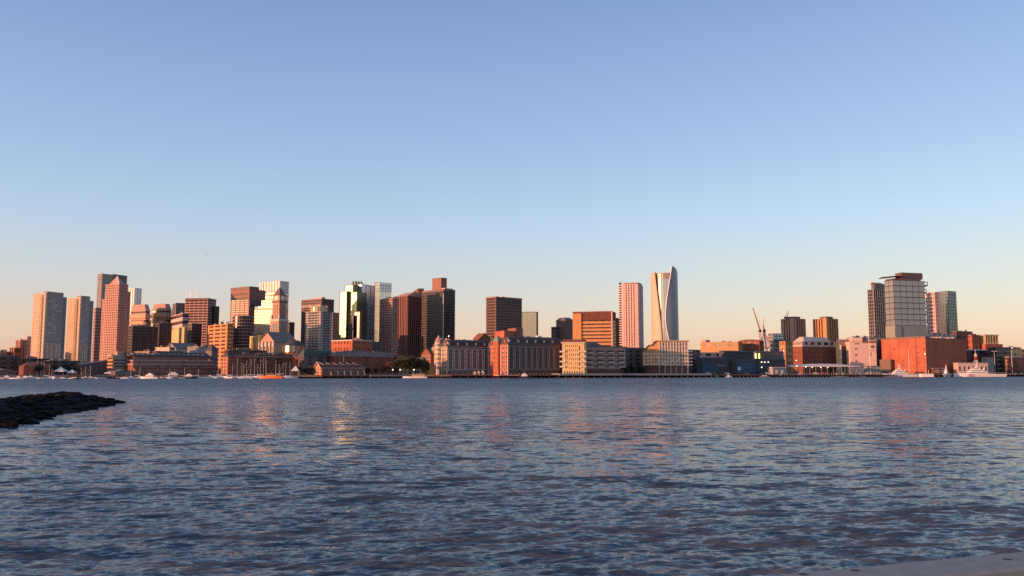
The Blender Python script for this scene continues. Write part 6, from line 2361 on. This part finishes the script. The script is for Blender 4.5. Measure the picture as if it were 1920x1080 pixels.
# cluster of pale dock sheds at the dark hotel
for k, px in enumerate((890, 897, 905)):
    x, y = boat_pos(px, 8)
    root = thing('dock_hut', ('left', 'middle', 'right')[k] + 'most of three pale dock huts below the dark wharf hotel', 'hut', (x, y, 2.5))
    MB().prism([(x - 1.2, y - 1), (x + 1.2, y - 1), (x + 1.2, y + 1), (x - 1.2, y + 1)], 2.5, 4.3).build('walls', M['tan'], root)
    MB().prism([(x - 1.4, y - 1.2), (x + 1.4, y - 1.2), (x + 1.4, y + 1.2), (x - 1.4, y + 1.2)], 4.3, 5.3 + .4 * k, top=[(x - .1, y - .1), (x + .1, y - .1), (x + .1, y + .1), (x - .1, y + .1)]).build('roof', M['pale'], root)


# ------------------------------------------------------------------ patrol ships on the right
def cutter(px, off, L, ang, label, scale=1.0, stripe='orangepaint', redmast=False, name='patrol_ship', long_aft=.0):
    x, y = boat_pos(px, off)
    root = thing(name, label, 'ship', (x, y, 0))
    H = 3.0 * scale
    B = L * .17
    ca, sa = math.cos(ang), math.sin(ang)
    hull(MB(), x, y, 0, L, B, H, ang, bow=.4, sheer=.35).build('hull', M['white'], root)
    w_ = B * .36
    tiers = [(-.12, .22, 2.4), (-.06, .18, 2.1), (0.0, .13, 1.8)]
    z = H
    for i, (a, b, h) in enumerate(tiers):
        ww = w_ * (1 - .14 * i)
        dh_ = MB().prism(obox(x, y, ang, L * a, L * b, ww), z - .2, z + h * scale, top=obox(x, y, ang, L * a, L * (b - .01), ww * .94)).build('deckhouse', M['white'], root)
        MB().prism(obox(x, y, ang, L * (a + .02), L * (b - .005), ww * 1.02), z + h * scale * .5, z + h * scale * .72).build('window_strip', M['glassdk'], dh_)
        z += h * scale
    mx, my = x + ca * L * .04, y + sa * L * .04
    mm = 'redpaint' if redmast else 'white'
    t = MB()
    top = z + 6.5 * scale
    for s in (-.9, .9):
        t.bar((mx + ca * s, my + sa * s, z), (mx, my, top), .16, 5)
        t.bar((mx - sa * s, my + ca * s, z), (mx, my, top), .16, 5)
    for k in (.35, .6, .8):
        zz = z + (top - z) * k
        t.bar((mx - 1.6 * ca, my - 1.6 * sa, zz), (mx + 1.6 * ca, my + 1.6 * sa, zz), .11, 4)
    t.build('mast', M[mm], root)
    MB().prism(ngon(mx + ca * .8, my + sa * .8, .7 * scale, 10), z, z + 1.2 * scale).build('radar_dome', M['white'], root)
    MB().prism(ngon(x - ca * L * .1, y - sa * L * .1, 1.0 * scale, 8), z - 3.5 * scale, z - .3).build('funnel', M['white' if not redmast else 'redpaint'], root)
    # slanted racing stripes near the bow
    for k, (c_, wd) in enumerate(((stripe, 1.3), ('bluepaint', .45))):
        a = L * (.23 - .035 * k - (.03 if k else 0))
        n_ = Vector((sa, -ca)) if -ca < 0 else Vector((-sa, ca))
        p = Vector((x + ca * a, y + sa * a)) + n_ * (B / 2 * .99 + .02)
        d = Vector((ca, sa))
        q0 = p - d * wd / 2; q1 = p + d * wd / 2
        sl_ = d * .9
        vs = [(q0.x, q0.y, .2), (q1.x, q1.y, .2), (q1.x + sl_.x, q1.y + sl_.y, H * .98), (q0.x + sl_.x, q0.y + sl_.y, H * .98)]
        o = n_ * .12
        vs += [(vx + o.x, vy + o.y, vz) for vx, vy, vz in vs]
        MB().add(vs, [(0, 1, 2, 3), (7, 6, 5, 4), (0, 4, 5, 1), (1, 5, 6, 2), (2, 6, 7, 3), (3, 7, 4, 0)]).build('bow_stripe', M[c_], root)
    # gun / crane on the deck, rails
    MB().bar((x - ca * L * .2, y - sa * L * .2, H), (x - ca * L * .3, y - sa * L * .3, H + 3.5 * scale), .18, 5).build('deck_crane', M['metal'], root)
    r_ = MB()
    for s in (-1, 1):
        for i in range(14):
            a = -L * .48 + L * .62 * i / 13
            p = (x + ca * a - sa * s * B * .45, y + sa * a + ca * s * B * .45)
            r_.bar((p[0], p[1], H), (p[0], p[1], H + 1.1), .05, 3)
        a0, a1 = -L * .48, L * .14
        r_.bar((x + ca * a0 - sa * s * B * .45, y + sa * a0 + ca * s * B * .45, H + 1.1), (x + ca * a1 - sa * s * B * .45, y + sa * a1 + ca * s * B * .45, H + 1.1), .05, 3)
    r_.build('railing', M['white'], root, 'stuff')
    return root


cutter(1836, 30, 52, math.pi + .04, 'largest white patrol ship, long low stern to the right, near the orange brick building', .95, redmast=False)
cutter(1775, 22, 24, math.pi + .9, 'lilac-shaded smaller patrol ship, bow towards us, just left of the largest one', .75)
cutter(1690, 14, 40, math.pi + .1, 'grey-white patrol ship at a pier before the left half of the orange brick building', .8)
# red lattice light mast behind the big cutter
x, y = boat_pos(1831, -12)
root = thing('lattice_mast', 'red and white lattice mast rising behind the largest patrol ship', 'mast', (x, y, GROUND))
for k in range(6):
    z0 = GROUND + k * 3.6
    t = MB()
    w0, w1 = 2.6 - .36 * k, 2.6 - .36 * (k + 1)
    cs = [(-1, -1), (1, -1), (1, 1), (-1, 1)]
    for i in range(4):
        a, b = cs[i], cs[(i + 1) % 4]
        t.bar((x + a[0] * w0, y + a[1] * w0, z0), (x + a[0] * w1, y + a[1] * w1, z0 + 3.6), .22, 4)
        t.bar((x + a[0] * w0, y + a[1] * w0, z0), (x + b[0] * w1, y + b[1] * w1, z0 + 3.6), .13, 4)
        t.bar((x + a[0] * w1, y + a[1] * w1, z0 + 3.6), (x + b[0] * w1, y + b[1] * w1, z0 + 3.6), .13, 4)
    t.build('mast_section', M['redpaint' if k % 2 == 0 else 'white'], root)
MB().bar((x, y, GROUND + 21), (x, y, GROUND + 26), .14, 4).build('aerial', M['white'], root)
# white box barge
x, y = boat_pos(1737, 30)
root = thing('work_barge', 'plain white box-shaped barge between the two groups of patrol ships', 'barge', (x, y, 0))
MB().prism([(x - 6, y - 2.4), (x + 6, y - 2.4), (x + 6, y + 2.4), (x - 6, y + 2.4)], -.6, 3.0).build('hull', M['white'], root)
MB().prism([(x - 4.5, y - 1.6), (x + 4.5, y - 1.6), (x + 4.5, y + 1.6), (x - 4.5, y + 1.6)], 3.0, 3.6).build('hatch', M['midgrey'], root)
MB().bar((x + 2, y, 3.5), (x + 2.4, y, 6.8), .1, 4).build('davit', M['metal'], root)
# low boathouses on the pier
for lab, xa, xb, yt, mt in (('low grey quay office with a black roof in front of the white-pink block', 1626, 1654, 686, 'grey'),
                            ('low pale quay building stretching behind the largest patrol ship', 1795, 1856, 680, 'pinkpale'),
                            ('low dark quay building right of the plain white barge', 1750, 1776, 690, 'brickdk')):
    D = shore(xa) + 3
    x0 = ray(xa, yt)[0] * D; x1 = ray(xb, yt)[0] * D
    z = at(xa, yt, D)[1]
    root = thing('quay_office', lab, 'building', (x0, D, GROUND))
    MB().prism([(x0, D), (x1, D + 4), (x1, D + 12), (x0, D + 8)], GROUND, z - .5).build('walls', M[mt], root)
    MB().prism([(x0 - .4, D - .5), (x1 + .4, D + 3.5), (x1 + .4, D + 12.5), (x0 - .4, D + 8.5)], z - .5, z).build('roof', M['mull' if 'black' in lab else 'roofpale'], root)
    windows(root, (x0, D), (x1, D + 4), GROUND + .6, z - .9, 7, 1, .5, .6, 'pale', 'glassdk', 0, .02)


def mastpole(px, top, off, label, r=.22, name='pole', cat='pole', head=None, base=GROUND, m='pale'):
    D = shore(px) + off
    x, z = at(px, top, D)
    root = thing(name, label, cat, (x, D, base))
    MB().bar((x, D, base), (x, D, z), r, 6, r * .6).build('shaft', M[m], root)
    if head == 'lamp2':
        for s in (-1, 1):
            ar_ = MB().bar((x, D, z), (x + s * 1.5, D, z + .3), .12, 4).build('arm', M[m], root)
            MB().prism([(x + s * 1.9 - .6, D - .4), (x + s * 1.9 + .6, D - .4), (x + s * 1.9 + .6, D + .4), (x + s * 1.9 - .6, D + .4)], z + .1, z + .55).build('lamp_head', M['white'], ar_)
    if head == 'lamp':
        MB().prism(ngon(x + .2, D, .5, 6), z, z + .7).build('lamp_head', M['lampon'], root)
    if head == 'yard':
        MB().bar((x - 3, D, z - (z - base) * .25), (x + 3, D, z - (z - base) * .25), .16, 4).build('yard', M[m], root)
    return root


mastpole(1628, 610, 10, 'tall dark and white pole with a crossbar standing before the lattice-faced tower', .35, 'signal_mast', 'mast', 'yard')
mastpole(1631, 664, -2, 'slim pale pole in front of the white-pink block', .28)
mastpole(1703, 656, -2, 'orange-lit pole standing before the middle of the orange brick building', .36)
mastpole(1734, 664, -1, 'lamp post with a lit head at the corner of the orange brick building', .2, 'lamp_post', 'street lamp', 'lamp')
mastpole(1864, 659, 4, 'tall double-headed lamp post before the dark balcony hotel', .3, 'lamp_post', 'street lamp', 'lamp2')
mastpole(1886, 674, 2, 'thick pale pole right of the balcony hotel', .35)
mastpole(1896, 656, 2, 'tallest pale pole near the right edge', .4)
mastpole(70, 676, 6, 'leftmost of three bare pale poles below the first pale tower', .25)
mastpole(78, 678, 6, 'middle of three bare pale poles below the first pale tower', .2)
mastpole(83, 678, 6, 'right one of three bare pale poles below the first pale tower', .2)
mastpole(736, 694, 0, 'left lit lamp before the dark park trees', .1, 'lamp_post', 'street lamp', 'lamp')
mastpole(750, 694, 0, 'middle lit lamp before the dark park trees', .1, 'lamp_post', 'street lamp', 'lamp')
mastpole(776, 694, 0, 'right lit lamp before the dark park trees', .1, 'lamp_post', 'street lamp', 'lamp')
mastpole(841, 631, 20, 'small bright lamp at the roof of the dark wharf hotel beside its turret', .1, 'lamp_post', 'street lamp', 'lamp')
mastpole(1469, 658, 40, 'pale lit lamp above the yellow lamp left of the brick warehouse', .2, 'lamp_post', 'street lamp', 'lamp')
mastpole(1897, 653, 60, 'bright lamp head catching the sun at the far right roofline', .2, 'lamp_post', 'street lamp', 'lamp')  # sun glint on the head put in as a glow

# parked vehicles and clutter on the quay in front of the boatyard
rb = random.Random(4)
VM = ['white', 'midgrey', 'hulldark', 'pale', 'redpaint', 'bluepaint']
for i, px in enumerate((1328, 1340, 1352, 1364, 1398, 1428, 1440, 1484, 1496, 1530, 1546, 1660, 1672, 1900, 1912)):
    D = shore(px) + 3
    x = ray(px, 700)[0] * D
    m_ = VM[i % 6]
    cname = {'white': 'white', 'midgrey': 'grey', 'hulldark': 'black', 'pale': 'cream', 'redpaint': 'red', 'bluepaint': 'navy'}[m_]
    place = ('before the blue-doored shed' if px < 1375 else 'before the teal-blue shed front' if px < 1410 else 'before the shed with three lamps' if px < 1450
             else 'under the pale canopy' if px < 1600 else 'before the dark slot block' if px < 1700 else 'at the far right end of the quay')
    root = thing('parked_van', cname + ' van parked on the quay ' + place, 'van', (x, D, GROUND))
    a = rb.uniform(-.1, .3)
    bo_ = MB().prism(obox(x, D, a, -2.4, 2.4, .95), GROUND + .35, GROUND + 1.3).prism(obox(x, D, a, -2.3, 1.4, .9), GROUND + 1.3, GROUND + 2.1, top=obox(x, D, a, -2.2, .9, .8)).build('body', M[m_], root)
    MB().prism(obox(x, D, a, -1.9, 1.1, .93), GROUND + 1.35, GROUND + 1.85).build('side_window', M['glassdk'], bo_)
    for s in (-1.5, 1.5):
        p = obox(x, D, a, s - .35, s + .35, .97)
        MB().prism(p, GROUND + .12, GROUND + .72).build('wheel', M['mull'], root)

# far airliner
D = 3300
x, z = at(390, 477, D)
root = thing('airliner', 'tiny pale airliner far off in the sky above the left skyline', 'airplane', (x, D, z))
MB().bar((x - 5, D, z - .3), (x + 5, D, z + .3), .6, 8, .6).build('fuselage', M['white'], root)
MB().add([(x - 1, D, z), (x + 3, D, z), (x - 1, D + 8, z + 1), (x - 3, D + 8, z + 1), (x - 1, D, z + .3), (x + 3, D, z + .3), (x - 1, D + 8, z + 1.2), (x - 3, D + 8, z + 1.2)], [(0, 3, 2, 1), (4, 5, 6, 7), (0, 1, 5, 4), (1, 2, 6, 5), (2, 3, 7, 6), (3, 0, 4, 7)]).build('wing', M['white'], root)
MB().add([(x - 1, D, z), (x + 3, D, z), (x - 1, D - 8, z + 1), (x - 3, D - 8, z + 1), (x - 1, D, z + .3), (x + 3, D, z + .3), (x - 1, D - 8, z + 1.2), (x - 3, D - 8, z + 1.2)], [(0, 1, 2, 3), (4, 7, 6, 5), (0, 4, 5, 1), (1, 5, 6, 2), (2, 6, 7, 3), (3, 7, 4, 0)]).build('wing', M['white'], root)
MB().prism([(x - 9, D - .2), (x - 6, D - .2), (x - 6, D + .2), (x - 9, D + .2)], z, z + 4, top=[(x - 10, D - .15), (x - 9, D - .15), (x - 9, D + .15), (x - 10, D + .15)]).build('tail_fin', M['white'], root)
